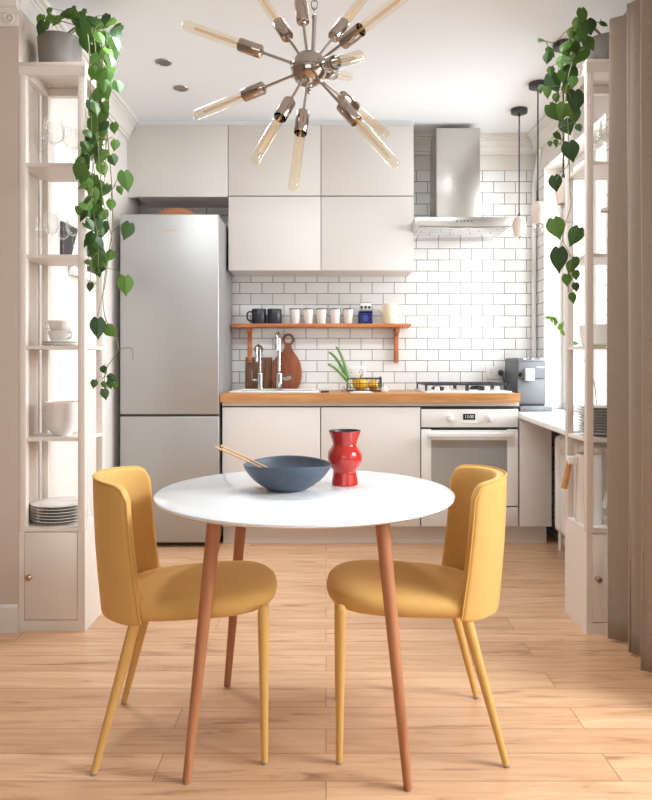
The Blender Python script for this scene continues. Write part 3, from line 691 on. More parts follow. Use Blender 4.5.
def pepper(cx, cy, cz, r, hgt, label, rot):
    t = thing('bell_pepper', label, 'pepper', (cx, cy, cz), 0, 'yellow peppers in the basket')
    t.rotation_euler = rot
    def fn(a, v):
        th = a * 2 * PI; ph = v * PI
        rr = r * math.sin(ph) ** 0.75 * (1 + 0.09 * math.cos(4 * th))
        return (rr * math.cos(th), rr * math.sin(th), hgt / 2 - hgt / 2 * math.cos(ph) - (0.012 * math.exp(-((PI - ph) / 0.5) ** 2)))
    MB().grid(fn, 28, 14, True).build('flesh', M['pepper'], t)
    MB().tube([(0, 0, hgt - 0.014), (0.002, 0, hgt + 0.006), (0.008, 0, hgt + 0.018)], [0.008, 0.005, 0.006], 8).build('stalk', M['leek'], t)
pepper(X(359.3, 4.64), 4.64, CT + 0.008, 0.046, 0.088, 'yellow bell pepper standing at the left in the wire basket', (R(8), R(6), 0))
pepper(X(368, 4.64), 4.645, CT + 0.036, 0.030, 0.075, 'smaller yellow pepper lying on its side at the right in the basket', (0, R(82), R(-10)))
single('onion', MB().lathe([(0, 0), (0.02, 0.003), (0.036, 0.02), (0.04, 0.038), (0.033, 0.056), (0.016, 0.068), (0.007, 0.078), (0.004, 0.092), (0, 0.094)], 24, ax=(X(361, 4.70), 4.702)), M['garlic'], 'pale onion behind the yellow pepper in the wire basket', 'onion')
bpy.data.objects['onion'].location.z = CT + 0.0075
# leeks
def leek(pts, r0, label, shoots):
    p = [px(u, v, y) for u, v, y in pts]
    o = thing('leek', label, 'leek', p[0], 0, 'leeks sticking out of the basket')
    n = len(p)
    MB().tube(p[:3], [r0, r0, r0 * 1.05], 12).build('white_shaft', M['leekpale'], o, True)
    for dx in shoots:
        q = [p[2]] + [pp_ + Vector((dx * (i + 1) * 0.009, -0.004 * dx, dx * (i + 1) * 0.007)) for i, pp_ in enumerate(p[3:])]
        MB().tube(smooth_path(q, 3), [r0 * (1.0 - 0.6 * i / (3 * len(q))) for i in range(3 * (len(q) - 1) + 1)], 10).build('leaf', M['leek'], o, True)
leek([(352.5, 387.5, 4.715), (351.5, 384.5, 4.717), (349, 379, 4.72), (345, 372, 4.74), (341, 364, 4.77), (336, 356, 4.80), (331, 351, 4.82)], 0.013, 'leek with the upper leaves pointing steepest out of the basket', (-0.3, 1.0))
leek([(351.5, 388.5, 4.582), (350.5, 385.5, 4.582), (348, 381, 4.582), (343, 375.5, 4.59), (338, 370.5, 4.58), (333, 366.5, 4.57), (328, 364, 4.56)], 0.013, 'leek lying lower and flatter out of the basket', (0.0,))
# small things around the basket
for (u, y, r, l) in ((384.5, 4.47, 0.020, 'garlic bulb to the right of the vegetable basket'), (343.5, 4.66, 0.016, 'small garlic bulb to the left of the vegetable basket')):
    t = thing('garlic_bulb', l, 'garlic', (X(u, y), y, CT), group='garlic bulbs on the worktop')
    def fn(a, v, r=r):
        th = a * 2 * PI; ph = v * PI
        rr = r * math.sin(ph) ** 0.8 * (1 + 0.08 * math.cos(7 * th)); return (rr * math.cos(th), rr * math.sin(th), r * 0.9 * (1 - math.cos(ph)) * 0.95)
    MB().grid(fn, 28, 10, True).build('cloves', M['garlic'], t)
    MB().tube([(0, 0, r * 1.6), (0.002, 0, r * 2.3)], [0.006, 0.003], 8).build('neck', M['garlic'], t)
t = thing('knife', 'kitchen knife with a dark handle lying left of the basket', 'knife', (X(338, 4.47), 4.47, CT), R(8))
MB().prism([(-0.06, -0.008), (0.045, -0.01), (0.07, -0.002), (0.045, 0.012), (-0.06, 0.012)], 'z', 0.004, 0.006).build('blade', M['chrome'], t)
MB().box(-0.11, -0.058, -0.009, 0.011, 0.0005, 0.012, 0.004).build('handle', M['black'], t)
single('folded_cloth', MB().box(X(350, 4.45), X(372, 4.45), 4.40, 4.50, CT + 0.0005, CT + 0.006, 0.002).box(X(353, 4.45), X(370, 4.45), 4.41, 4.49, CT + 0.006, CT + 0.010, 0.0018), M['white'], 'white folded cloth lying on the worktop before the basket', 'cloth')

# ------------------------------------------------------------------ coffee machine
mx0, mx1, my = 1.232, 1.412, 4.565
t = thing('coffee_machine', 'grey automatic coffee machine on the window sill in the corner', 'coffee machine', ((mx0 + mx1) / 2, 4.72, SZ))
mb = MB().box(mx0, mx1, my + 0.01, YB - 0.05, SZ + 0.002, SZ + 0.335, 0.008, 3)
mb.build('housing', M['machinedark'], t, True)
MB().box(mx0 + 0.001, mx1 - 0.001, my - 0.004, my + 0.011, SZ + 0.045, SZ + 0.205, 0.003).build('front_panel', M['machine'], t, True)
MB().box(mx0 + 0.001, mx1 - 0.001, my - 0.012, my + 0.011, SZ + 0.209, SZ + 0.318, 0.005, 3).build('control_fascia', M['machine'], t, True)
MB().prism([(my - 0.012, SZ + 0.32), (my + 0.012, SZ + 0.342), (YB - 0.06, SZ + 0.342), (YB - 0.06, SZ + 0.32)], 'x', mx0, mx1, bev=0.004).build('lid', M['machine'], t, True)
MB().box(mx0 - 0.005, mx1 + 0.02, my - 0.075, my + 0.02, SZ + 0.001, SZ + 0.032, 0.006, 3).build('drip_tray', M['machine'], t, True)
for k in range(3): MB().box(mx0 + 0.018 + k * 0.055, mx0 + 0.055 + k * 0.055, my + 0.0, my + 0.006, SZ + 0.322, SZ + 0.338, 0.002).build('button', M['chrome'], t, True)
MB().box(X(526, my - 0.05), X(534.5, my - 0.05), my - 0.05, my - 0.012, SZ + 0.195, SZ + 0.272, 0.006, 3).build('coffee_spout', M['whitep'], t, True)
MB().along((X(519.6, my), my - 0.012, SZ + 0.232), (X(519.6, my), my - 0.03, SZ + 0.232), [(0, 0), (0.016, 0), (0.015, 0.014), (0, 0.016)], 20).build('steam_knob', M['display'], t, True)
text('brand_lettering', 'PHILIPS', 0.016, M['digits'], (X(540, my), my - 0.0123, SZ + 0.28), t)
# plug
pz = Z(376, 4.91)
t = thing('power_plug', 'black plug with its cable in the socket beside the coffee machine', 'plug', (X(501, 4.91), YB - 0.016, pz))
q = Vector((X(500.2, 4.93), YB - 0.0165, Z(372.7, 4.93)))
MB().along(q, q + Vector((0, -0.045, 0)), [(0, 0), (0.019, 0), (0.02, 0.015), (0.014, 0.035), (0.007, 0.045), (0, 0.046)], 18).build('plug_body', M['black'], t, True)
MB().tube([q + Vector((0, -0.043, 0)), q + Vector((0.004, -0.055, -0.02)), q + Vector((0.012, -0.045, -0.06)), q + Vector((0.025, -0.03, -0.11)), q + Vector((0.03, -0.02, -0.14))], 0.0045, 8).build('cable', M['black'], t, True)

# ------------------------------------------------------------------ pendants by the window
def shade(x, Y, label):
    t = thing('pendant_lamp', label, 'pendant lamp', (x, Y, 1.896), group='clay pendants in front of the window')
    z = 1.896
    MB().lathe([(0.0, CZ), (0.05, CZ), (0.052, CZ - 0.004), (0.05, CZ - 0.026), (0.046, CZ - 0.028), (0.0, CZ - 0.028)], 28, ax=(x, Y)).build('ceiling_canopy', M['darkdisc'], t, True)
    MB().lathe([(0.008, CZ - 0.045), (0.008, CZ - 0.028)], 10, ax=(x, Y)).tube([(x, Y, CZ - 0.03), (x, Y, z + 0.128)], 0.0042, 8).lathe([(0.009, z + 0.122), (0.007, z + 0.145), (0.004, z + 0.15)], 12, ax=(x, Y)).build('cord', M['black'], t, True)
    MB().lathe([(0.0, z + 0.128), (0.014, z + 0.127), (0.03, z + 0.115), (0.040, z + 0.09), (0.042, z + 0.07), (0.037, z + 0.04), (0.031, z + 0.012), (0.0305, z), (0.027, z), (0.028, z + 0.02), (0.0, z + 0.05)], 28, ax=(x, Y)).build('clay_shade', M['ceramic'], t, True)
    b = bmesh.new(); bmesh.ops.create_icosphere(b, subdivisions=1, radius=0.034)
    MB().add(b, Matrix.Translation((x, Y, z - 0.046)) @ Matrix.Diagonal((0.92, 0.92, 1.2, 1))).cone((x, Y, z - 0.02), (x, Y, z + 0.03), 0.017, 0.014, 10).build('faceted_bulb', M['crystal'], t, True, smooth=0)
shade(1.200, 4.41, 'clay pendant lamp hanging furthest back, nearest the cooker hood')
shade(1.194, 4.00, 'clay pendant lamp hanging in the middle of the row of three')
shade(1.170, 3.50, 'clay pendant lamp mostly hidden by the right trailing plant')

# downlights
for u, v, l in ((181, 88, 'small round ceiling downlight further from the left wall crown, nearer the cabinets'), (163.5, 62, 'small round ceiling downlight nearer the camera, left of the big lamp')):
    Y = (CZ - EYE) * F / (HOR - v); x = X(u, Y)
    t = thing('ceiling_downlight', l, 'downlight', (x, Y, CZ - 0.01), group='ceiling downlights')
    MB().lathe([(0.028, CZ - 0.006), (0.03, CZ - 0.009), (0.043, CZ - 0.006), (0.045, CZ - 0.0005), (0.028, CZ - 0.0005)], 28, ax=(x, Y), caps=False).build('trim_ring', M['satin'], t, True)
    MB().lathe([(0.0, CZ - 0.004), (0.0285, CZ - 0.004), (0.0285, CZ - 0.0005), (0, CZ - 0.0005)], 24, ax=(x, Y)).build('lens', M['satin'], t, True)

# ------------------------------------------------------------------ open shelf units
LZ = [1.942, 1.563, 1.1855, 0.802]
def shelf_unit(x0, y0, label, knob_left):
    W, D, T = 0.273, 0.263, 2.361
    x1, y1 = x0 + W, y0 + D
    t = thing('shelf_unit', label, 'shelf unit', ((x0 + x1) / 2, (y0 + y1) / 2, 0), group='tall cream shelf units')
    P = 0.029; ztop = 0.43
    for xx in (x0, x1 - P):
        for yy in (y0, y1 - P): MB().box(xx, xx + P, yy, yy + P, ztop - 0.016, T - 0.054, 0.0015).build('post', M['shelf'], t, True)
    MB().box(x0, x1, y0, y0 + P, T - 0.054, T - 0.0185).box(x0, x1, y1 - P, y1, T - 0.054, T - 0.0185).box(x0, x0 + P, y0 + P, y1 - P, T - 0.054, T - 0.0185).box(x1 - P, x1, y0 + P, y1 - P, T - 0.054, T - 0.0185).box(x0, x1, y0, y1, T - 0.018, T, 0.0015).build('top', M['shelf'], t, True)
    for z in LZ:
        a, b_, c, d = x0 + 0.003, x1 - 0.003, y0 + 0.002, y1 - 0.002
        poly = [(a + P - 0.003, c), (b_ - P + 0.003, c), (b_ - P + 0.003, c + P), (b_, c + P), (b_, d - P), (b_ - P + 0.003, d - P), (b_ - P + 0.003, d), (a + P - 0.003, d), (a + P - 0.003, d - P), (a, d - P), (a, c + P), (a + P - 0.003, c + P)]
        MB().prism(poly, 'z', z - 0.014, z).build('shelf_board', M['shelf'], t, True)
    mb = MB().box(x0, x0 + 0.016, y0 + 0.0, y1, 0, ztop - 0.0165).box(x1 - 0.016, x1, y0, y1, 0, ztop - 0.0165).box(x0 + 0.016, x1 - 0.016, y1 - 0.014, y1, 0, ztop - 0.0165).box(x0 + 0.016, x1 - 0.016, y0 + 0.025, y1 - 0.014, 0.03, 0.044)
    mb.box(x0 + P, x1 - P, y0 + 0.001, y1, ztop - 0.016, ztop).box(x0, x0 + P, y0 + P, y1 - P, ztop - 0.016, ztop).box(x1 - P, x1, y0 + P, y1 - P, ztop - 0.016, ztop)
    mb.box(x0 + 0.016, x0 + 0.022, y0, y0 + 0.02, 0, ztop - 0.0165).box(x1 - 0.030, x1 - 0.016, y0, y0 + 0.02, 0, ztop - 0.0165).box(x0 + 0.022, x1 - 0.03, y0, y0 + 0.02, 0, 0.046)
    mb.build('cupboard', M['shelf'], t, True)
    MB().box(x0 + 0.018, x1 - 0.026, y0 + 0.0205, y0 + 0.0225, 0.044, ztop - 0.017).build('gap_shade', M['gap'], t, True)  # dark sheet behind the door, painting the shade in its gaps
    d = MB().box(x0 + 0.0235, x1 - 0.0325, y0 + 0.002, y0 + 0.019, 0.0485, ztop - 0.0195, 0.001).build('door', M['shelf'], t, True)
    kx = (x0 + 0.045) if knob_left else (x1 - 0.06); kz = 0.227
    MB().along((kx, y0 + 0.002, kz), (kx, y0 - 0.026, kz), [(0, 0), (0.010, 0), (0.006, 0.004), (0.006, 0.010), (0.012, 0.015), (0.0125, 0.021), (0.008, 0.026), (0, 0.0265)], 18).build('knob', M['brass'], d, True)
    return t
LX, LY = -1.2725, 2.942
RX, RY = 1.069, 2.913
shelf_unit(LX, LY, 'tall cream open shelf unit at the left, holding wine glasses and white crockery', True)
shelf_unit(RX, RY, 'tall cream open shelf unit at the right, half hidden by the taupe curtain', True)

# glassware
def wine_glass(x, y, z, h, r, label, group, mk=[None]):
    if mk[0] is None:
        mk[0] = thing('wine_glass', label, 'wine glass', (x, y, z), 0, group)
        H, Rr = 0.205, 0.041
        MB().lathe([(0, 0.102), (0.012, 0.104), (0.028, 0.115), (0.040, 0.136), (0.041, 0.148), (0.036, 0.18), (0.031, H), (0.0302, H), (0.0352, 0.18), (0.0398, 0.148), (0.0388, 0.137), (0.027, 0.117), (0.011, 0.106), (0, 0.105)], 28).build('glass_bowl', M['glass'], mk[0])
        MB().lathe([(0.035, 0.0005), (0.035, 0.002), (0.012, 0.005), (0.0045, 0.012), (0.0036, 0.03), (0.0036, 0.085), (0.005, 0.097), (0.009, 0.102), (0, 0.1022)], 20).build('stem_and_foot', M['glass'], mk[0])
        o = mk[0]
    else: o = dup(mk[0], (x, y, z), label); o['group'] = group
    o.scale = (r / 0.041, r / 0.041, h / 0.205)
    return o
gl = 'wine glasses on the left shelf unit'; gm = 'tulip glasses on the left shelf unit'; gr = 'wine glasses on the right shelf unit'
wine_glass(X(39, 3.13), 3.13, LZ[0], 0.2, 0.036, 'wine glass at the left on the top shelf under the left plant pot', gl)
wine_glass(X(53.5, 3.02), 3.02, LZ[0], 0.205, 0.045, 'large clear wine glass in the middle of the top shelf under the left plant pot', gl)
wine_glass(X(72.5, 3.09), 3.09, LZ[0], 0.2, 0.041, 'wine glass by the right post on the top shelf under the left plant pot', gl)
for u, y, l in ((42, 3.10, 'leftmost tulip glass on the second shelf of the left unit'), (51, 3.01, 'tulip glass second from the left on the second shelf of the left unit'), (63, 3.12, 'tulip glass third from the left on the second shelf of the left unit'), (73, 3.03, 'tulip glass by the right post on the second shelf of the left unit')):
    wine_glass(X(u, y), y, LZ[1], 0.185, 0.030, l, gm)
for u, y, l in ((594.5, 3.02, 'wine glass nearest the white post on the top shelf of the right unit'), (601.5, 3.08, 'wine glass in the middle on the top shelf of the right unit'), (607.5, 3.0, 'wine glass nearest the curtain on the top shelf of the right unit')):
    wine_glass(X(u, y), y, LZ[0], 0.2, 0.034, l, gr)
# cups and saucers
sx, sy = X(60, 3.06), 3.06
def saucer(z, label):
    return single('saucer', MB().lathe([(0, z), (0.05, z), (0.072, z + 0.006), (0.078, z + 0.0105), (0.077, z + 0.0118), (0.05, z + 0.0045), (0, z + 0.004)], 36, ax=(sx, sy)), M['china'], label, 'saucer', 'white saucers under the cups', base=(sx, sy, z))
saucer(LZ[2], 'lower white saucer on the middle shelf of the left unit'); saucer(LZ[2] + 0.0095, 'upper white saucer right under the two stacked cups')
def teacup(z, rz, label):
    t = thing('teacup', label, 'cup', (sx, sy, z), rz, 'stacked white teacups')
    MB().lathe([(0, 0), (0.03, 0), (0.031, 0.004), (0.040, 0.014), (0.0475, 0.035), (0.049, 0.052), (0.0475, 0.052), (0.045, 0.036), (0.038, 0.017), (0, 0.010)], 32).build('cup_body', M['china'], t)
    MB().tube([(0.044, 0, 0.044), (0.06, 0, 0.047), (0.070, 0, 0.036), (0.064, 0, 0.022), (0.043, 0, 0.017)], 0.004, 8).build('handle', M['china'], t)
z0 = LZ[2] + 0.0143
teacup(z0, R(-25), 'lower white teacup of the stack, its handle to the right'); teacup(z0 + 0.0425, R(195), 'upper white teacup of the stack, its handle to the left')
# bowl stack
bx_, by_ = X(62.5, 3.06), 3.06
lb = ['lowest white bowl of the stack on the left unit', 'second white bowl from the bottom of the stack on the left unit', 'middle white bowl of the stack on the left unit', 'second white bowl from the top of the stack on the left unit', 'topmost white bowl of the stack on the left unit']
b0 = None
for k, l in enumerate(lb):
    z = LZ[3] + k * 0.019
    if b0 is None:
        b0 = single('cereal_bowl', MB().lathe([(0, 0), (0.036, 0), (0.038, 0.006), (0.058, 0.022), (0.072, 0.046), (0.0765, 0.069), (0.0745, 0.069), (0.069, 0.045), (0.054, 0.023), (0.0, 0.013)], 36), M['china'], l, 'bowl', 'stacked white bowls'); b0.location = (bx_, by_, z)
    else: dup(b0, (bx_, by_, z), l)
# plate stacks
def plates(name, cx, cy, z, r, n, mat, labels, group, dz=0.0115):
    p0 = None
    for k in range(n):
        if p0 is None:
            p0 = single(name, MB().lathe([(0, 0), (r * 0.55, 0), (r * 0.6, 0.003), (r * 0.72, 0.009), (r * 0.98, 0.0165), (r, 0.0185), (r * 0.98, 0.0195), (r * 0.70, 0.013), (r * 0.6, 0.007), (0, 0.006)], 48), mat, labels[k], 'plate', group)
            p0.location = (cx, cy, z)
        else: dup(p0, (cx, cy, z + k * dz), labels[k])
od = ['lowest', 'second from bottom', 'third from bottom', 'fourth from bottom', 'fifth from bottom', 'sixth from bottom', 'seventh from bottom', 'eighth from bottom', 'ninth from bottom', 'tenth from bottom', 'eleventh from bottom']
plates('dinner_plate', X(60.5, 3.075), 3.075, 0.43, 0.121, 6, M['china'], [f'{o} white dinner plate stacked on the cupboard of the left unit' for o in od[:5]] + ['topmost white dinner plate stacked on the cupboard of the left unit'], 'white dinner plates in the left unit', 0.0128)
plates('grey_plate', 1.200, 3.05, LZ[3], 0.113, 10, M['greychina'], [f'{o} grey plate stacked on the right unit above the white can' for o in od[:9]] + ['topmost grey plate stacked on the right unit above the white can'], 'grey plates in the right unit', 0.0118)
# serving bowls on the right unit
t = single('serving_bowl', MB().lathe([(0, LZ[2]), (0.085, LZ[2]), (0.098, LZ[2] + 0.01), (0.106, LZ[2] + 0.09), (0.103, LZ[2] + 0.09), (0.094, LZ[2] + 0.012), (0, LZ[2] + 0.008)], 40, ax=(1.198, 3.05)), M['china'], 'straight-sided white serving bowl on the middle shelf of the right unit', 'bowl', base=(1.198, 3.05, LZ[2]))
t = thing('glass_carafe', 'clear glass carafe on the second shelf of the right unit', 'carafe', (1.215, 3.05, LZ[1]))
MB().lathe([(0, 0.0005), (0.045, 0.0005), (0.05, 0.01), (0.048, 0.10), (0.03, 0.16), (0.027, 0.21), (0.034, 0.235), (0.033, 0.235), (0.026, 0.21), (0.029, 0.16), (0.046, 0.10), (0.048, 0.012), (0, 0.006)], 28).build('carafe_body', M['glass'], t)
MB().lathe([(0.0362, 0.2), (0.0362, 0.214), (0.028, 0.214), (0.028, 0.2)], 24, caps=False).build('collar', M['whitep'], t)
# white can with wooden handle
wx, wy = 1.128, 3.045
t = thing('watering_can', 'white enamel watering can with a wooden handle on the right unit cupboard', 'watering can', (wx, wy, 0.4305))
MB().lathe([(0, 0), (0.054, 0), (0.056, 0.004), (0.052, 0.29), (0.054, 0.294), (0.050, 0.294), (0.052, 0.008), (0, 0.006)], 36).build('can_body', M['white'], t)
MB().tube([(0.048, -0.03, 0.07), (0.072, -0.038, 0.14), (0.100, -0.05, 0.23), (0.106, -0.052, 0.262)], [0.015, 0.012, 0.010, 0.013], 12).build('spout', M['white'], t)
MB().box(-0.094, -0.0525, -0.012, 0.012, 0.248, 0.284, 0.003).build('handle_bracket', M['white'], t)
MB().tube([(-0.084, 0, 0.262), (-0.090, 0, 0.225), (-0.108, 0, 0.145)], [0.012, 0.0125, 0.014], 14).build('handle_grip', M['counter'], t)

# wall picture on the left kitchen wall
t = thing('wall_picture', 'black and white picture on the left kitchen wall behind the shelf unit', 'picture', (XL + 0.001, 3.72, 1.56))
MB().box(XL + 0.001, XL + 0.018, 3.44, 4.0, 1.60, 1.80, 0.002).build('dark_panel', M['artdark'], t, True)
MB().prism([(3.52, 1.60), (3.60, 1.60), (3.72, 1.80), (3.64, 1.80)], 'x', XL + 0.0182, XL + 0.021).build('white_band', M['artwhite'], t, True)
MB().box(XL + 0.001, XL + 0.03, 3.55, 4.02, 1.555, 1.599, 0.003).build('white_ledge', M['artwhite'], t, True)

# ------------------------------------------------------------------ dining table
TX, TY, TT, TR = -0.063, 2.148, 0.727, 0.446
t = thing('dining_table', 'round white dining table on four splayed beech legs', 'table', (TX, TY, 0), R(-3.0))
MB().lathe([(0, TT), (TR - 0.004, TT), (TR, TT - 0.003), (TR, TT - 0.009), (TR - 0.0005, TT - 0.0095), (0, TT - 0.0095)], 128).build('tabletop', M['tabletop'], t)
MB().lathe([(TR - 0.001, TT - 0.01), (TR - 0.006, TT - 0.014), (TR - 0.05, TT - 0.024), (0, TT - 0.024), (0, TT - 0.01)], 128).build('bevelled_underside', M['tableedge'], t)
MB().box(-0.25, 0.25, -0.03, 0.03, TT - 0.05, TT - 0.0245, 0.003).box(-0.03, 0.03, -0.25, 0.25, TT - 0.05, TT - 0.0245, 0.003).build('crossbar', M['legwood'], t)
lm = None
for sx_, sy_ in ((-1, -1), (1, -1), (-1, 1), (1, 1)):
    MB().cone((0.292 * sx_, 0.281 * sy_, 0.004), (0.225 * sx_, 0.236 * sy_, TT - 0.0245), 0.0115, 0.0205, 28).build('leg', M['legwood'], t)
    MB().lathe([(0.0095, 0.0), (0.0095, 0.004)], 16, ax=(0.2925 * sx_, 0.2815 * sy_)).build('glide', M['foot'], t)

# bowl, chopsticks, vase
bx_, by_ = X(287.5, 2.165), 2.165
def bw(r, z, a):  # slightly uneven handmade rim
    return r
mb = MB().lathe([(0, 0), (0.05, 0), (0.056, 0.002)] + spline([(0.060, 0.004), (0.087, 0.020), (0.111, 0.043), (0.127, 0.065), (0.1345, 0.081)]) + [(0.1335, 0.0825), (0.1315, 0.0815)] + spline([(0.1300, 0.079), (0.122, 0.064), (0.107, 0.045), (0.083, 0.024), (0.05, 0.009)]) + [(0, 0.007)], 64)
for v in mb.bm.verts:
    if v.co.z > 0.03: v.co.z += 0.0045 * (v.co.z / 0.081) * -math.cos(2 * math.atan2(v.co.y, v.co.x))
o = single('serving_bowl', mb, M['bowl'], 'wide slate blue bowl on the round white table', 'bowl'); o.location = (bx_, by_, TT)
def chop(p0, p1, label):
    p0, p1 = Vector(p0), Vector(p1)
    single('chopstick', MB().cone(p0, p1, 0.0034, 0.0024, 10), M['chop'], label, 'chopstick', 'pair of chopsticks resting in the bowl', base=p0)
rimz = TT + 0.0955
# each stick lies over the left rim of the bowl and points down inside it
A0 = px(214.5, 446.5, 2.15); A1 = px(262, 468.0, 2.15)
B0 = px(220.5, 445.5, 2.19); B1 = px(270, 469.0, 2.20)
chop(A0, A1, 'wooden chopstick of the bowl, lying nearer the camera'); chop(B0, B1, 'wooden chopstick of the bowl, lying further from the camera')
vx, vy = X(344.8, 2.255), 2.255
t = thing('vase', 'glossy red pottery vase with a bulging middle on the table', 'vase', (vx, vy, TT))
MB().lathe([(0, 0), (0.0405, 0), (0.0425, 0.002)] + spline([(0.0428, 0.004), (0.0405, 0.018), (0.0372, 0.036), (0.0385, 0.046), (0.0465, 0.058), (0.0528, 0.074), (0.0545, 0.088), (0.0525, 0.102), (0.0455, 0.115), (0.0388, 0.126), (0.0384, 0.134), (0.0435, 0.150), (0.0495, 0.166), (0.0512, 0.170)]), 56, caps=False).build('body', M['vase'], t)
MB().lathe([(0.0513, 0.1702), (0.0508, 0.1722), (0.0490, 0.1724)] + spline([(0.0475, 0.170), (0.042, 0.150), (0.0362, 0.130), (0.044, 0.112), (0.051, 0.088), (0.036, 0.042), (0.035, 0.01)]) + [(0, 0.008)], 56, caps=False).build('dark_interior', M['vasein'], t)

# ------------------------------------------------------------------ chairs
def make_chair(loc, rz, label):
    t = thing('dining_chair', label, 'chair', loc, rz, 'mustard velvet dining chairs')
    # seat: loops of an outline
    def outline(a, ins):
        """rounded outline; a in 0..1"""
        th = a * 2 * PI
        c, s = math.cos(th), math.sin(th)
        n = 3.7
        k = (abs(c) ** n + abs(s) ** n) ** (-1 / n)
        u = c * k; v = s * k
        hw = 0.196 - 0.016 * max(0, -u) + 0.006 * max(0, u) - ins
        bow = 0.028 * (1 - abs(v) ** 2) if u > 0 else 0
        return (0.012 + u * (0.222 - ins) + bow * max(0, u), v * hw)
    rings = [(0.035, 0.392), (0.008, 0.395), (0.0, 0.406), (-0.003, 0.424), (0.0, 0.442), (0.010, 0.455), (0.03, 0.463), (0.07, 0.468), (0.12, 0.4705), (0.16, 0.4712), (0.185, 0.4715)]
    nA = 48
    b = bmesh.new(); V = []
    for ins, z in rings:
        row = []
        for i in range(nA):
            x, y = outline(i / nA, ins)
            low = max(0.0, min(1.0, (0.455 - z) / 0.05))
            row.append(b.verts.new((x, y, z + (0.022 * low + 0.026 * (1 - low)) * (x + 0.2) / 0.45 - 0.012 * (1 - low) - (0.010 * max(0, (x - 0.17) / 0.1) ** 2 * (1 - low)))))
        V.append(row)
    for A, B in zip(V, V[1:]):
        for i in range(nA): b.faces.new((A[i], A[(i + 1) % nA], B[(i + 1) % nA], B[i]))
    b.faces.new(list(reversed(V[0])))
    cz = sum(v.co.z for v in V[-1]) / nA; cx_ = sum(v.co.x for v in V[-1]) / nA; mid = b.verts.new((cx_, 0, cz))
    for i in range(nA): b.faces.new((V[-1][i], V[-1][(i + 1) % nA], mid))
    bmesh.ops.recalc_face_normals(b, faces=b.faces[:])
    MB().add(b).build('seat', M['fabric'], t, smooth=80)
    # wrap-around back
    am = R(76)
    def back(s, h, off=0.0):
        """s -1..1 across, h 0..1 up"""
        a = s * am
        u0 = -0.236 - 0.024 * h - 0.005 * math.sin(h * PI)
        d = 0.129 - 0.017 * h
        hw = 0.174 + 0.006 * h
        return u0 + d * (1 - math.cos(a)) / (1 - math.cos(am)), hw * math.sin(a) / math.sin(am)
    nu, nv = 28, 16
    def fn(a, v):
        s = 2 * a - 1
        e = max(0.0, (abs(s) - 0.80) / 0.20)
        top = 0.783 - 0.010 * s * s - 0.040 * (1 - math.sqrt(max(0.0, 1 - e * e)))
        bot = 0.389 + 0.006 * e * e
        z = bot + (top - bot) * v
        h = (z - 0.389) / 0.394
        x, y = back(s, h)
        return (x, y, z)
    MB().grid(fn, nu, nv).build('backrest', M['fabric'], t, smooth=80, mods=[('SOLIDIFY', dict(thickness=0.034, offset=0.0)), ('BEVEL', dict(width=0.012, segments=3, limit_method='ANGLE', angle_limit=R(60)))])
    bk = t.children[-1]
    # piping along the outer rim of the back
    rim = []
    for k in range(18): rim.append((0.0, k / 17))
    for k in range(1, 28): rim.append((k / 28, 1.0))
    for k in range(18): rim.append((1.0, 1 - k / 17))
    pts = []
    for a, v in rim:
        p = Vector(fn(a, v)); s = 2 * a - 1; an = s * am
        nrm = Vector((-math.cos(an), math.sin(an) * 1.0, 0)).normalized()
        edge = Vector((math.sin(abs(an)), math.cos(an) * (1 if s > 0 else -1), 0)) if v < 1.0 or a in (0.0, 1.0) else Vector((0, 0, 1))
        pts.append(p + nrm * 0.0148 + edge.normalized() * 0.0005)
    MB().tube(pts, 0.0034, 6).build('piping', M['fabricdark'], bk)
    # legs
    for s in (-1, 1):
        MB().cone((-0.232, 0.201 * s, 0.006), (-0.128, 0.160 * s, 0.404), 0.0095, 0.0165, 18).build('leg', M['fabric'], t)
        l = t.children[-1]; MB().lathe([(0.0088, 0), (0.0088, 0.007)], 14, ax=(-0.2325, 0.2012 * s)).build('glide', M['foot'], l)
        MB().along((0.228, 0.187 * s, 0.006), (0.224, 0.183 * s, 0.440), [(0.0, 0), (0.0095, 0), (0.0160, 0.412), (0.0150, 0.421), (0.0115, 0.429), (0.006, 0.433), (0, 0.434)], 18).build('leg', M['fabric'], t)
        l = t.children[-1]; MB().lathe([(0.0088, 0), (0.0088, 0.007)], 14, ax=(0.2281, 0.1871 * s)).build('glide', M['foot'], l)
    return t
ch = make_chair((-0.413, 2.140, 0), R(4.7), 'mustard velvet chair left of the round table, facing right')
dup(ch, (0.266, 2.160, 0), 'mustard velvet chair right of the round table, facing left', R(179.7))

# ------------------------------------------------------------------ star-burst ceiling lamp
LYc = 2.10; LC = px(309, 69, LYc); RS = 0.053
t = thing('sputnik_chandelier', 'nickel starburst ceiling lamp with tubular amber bulbs above the table', 'ceiling lamp', LC)
b = MB().lathe([(RS * math.cos(a), LC.z + RS * math.sin(a)) for a in [R(2 + 88 * k / 14) for k in range(15)]][:-1] + [(0, LC.z + RS)], 40, ax=(LC.x, LC.y))
b.build('upper_shell', M['satin'], t, True)
MB().lathe([(0, LC.z - RS)] + [(RS * math.cos(a), LC.z + RS * math.sin(a)) for a in [R(-88 + 88 * k / 14) for k in range(15)]], 40, ax=(LC.x, LC.y)).lathe([(RS, LC.z - 0.001), (RS + 0.0015, LC.z), (RS, LC.z + 0.001)], 40, ax=(LC.x, LC.y), caps=False).build('lower_shell', M['nickel'], t, True)
MB().lathe([(0, LC.z - RS - 0.022), (0.004, LC.z - RS - 0.02), (0.006, LC.z - RS - 0.012), (0.004, LC.z - RS - 0.004), (0.012, LC.z - RS - 0.001), (0.013, LC.z - RS + 0.004)], 18, ax=(LC.x, LC.y)).build('finial', M['nickel'], t, True)
rt = px(314.5, 17, LYc); rb = LC + Vector((0.012, 0, RS - 0.004))
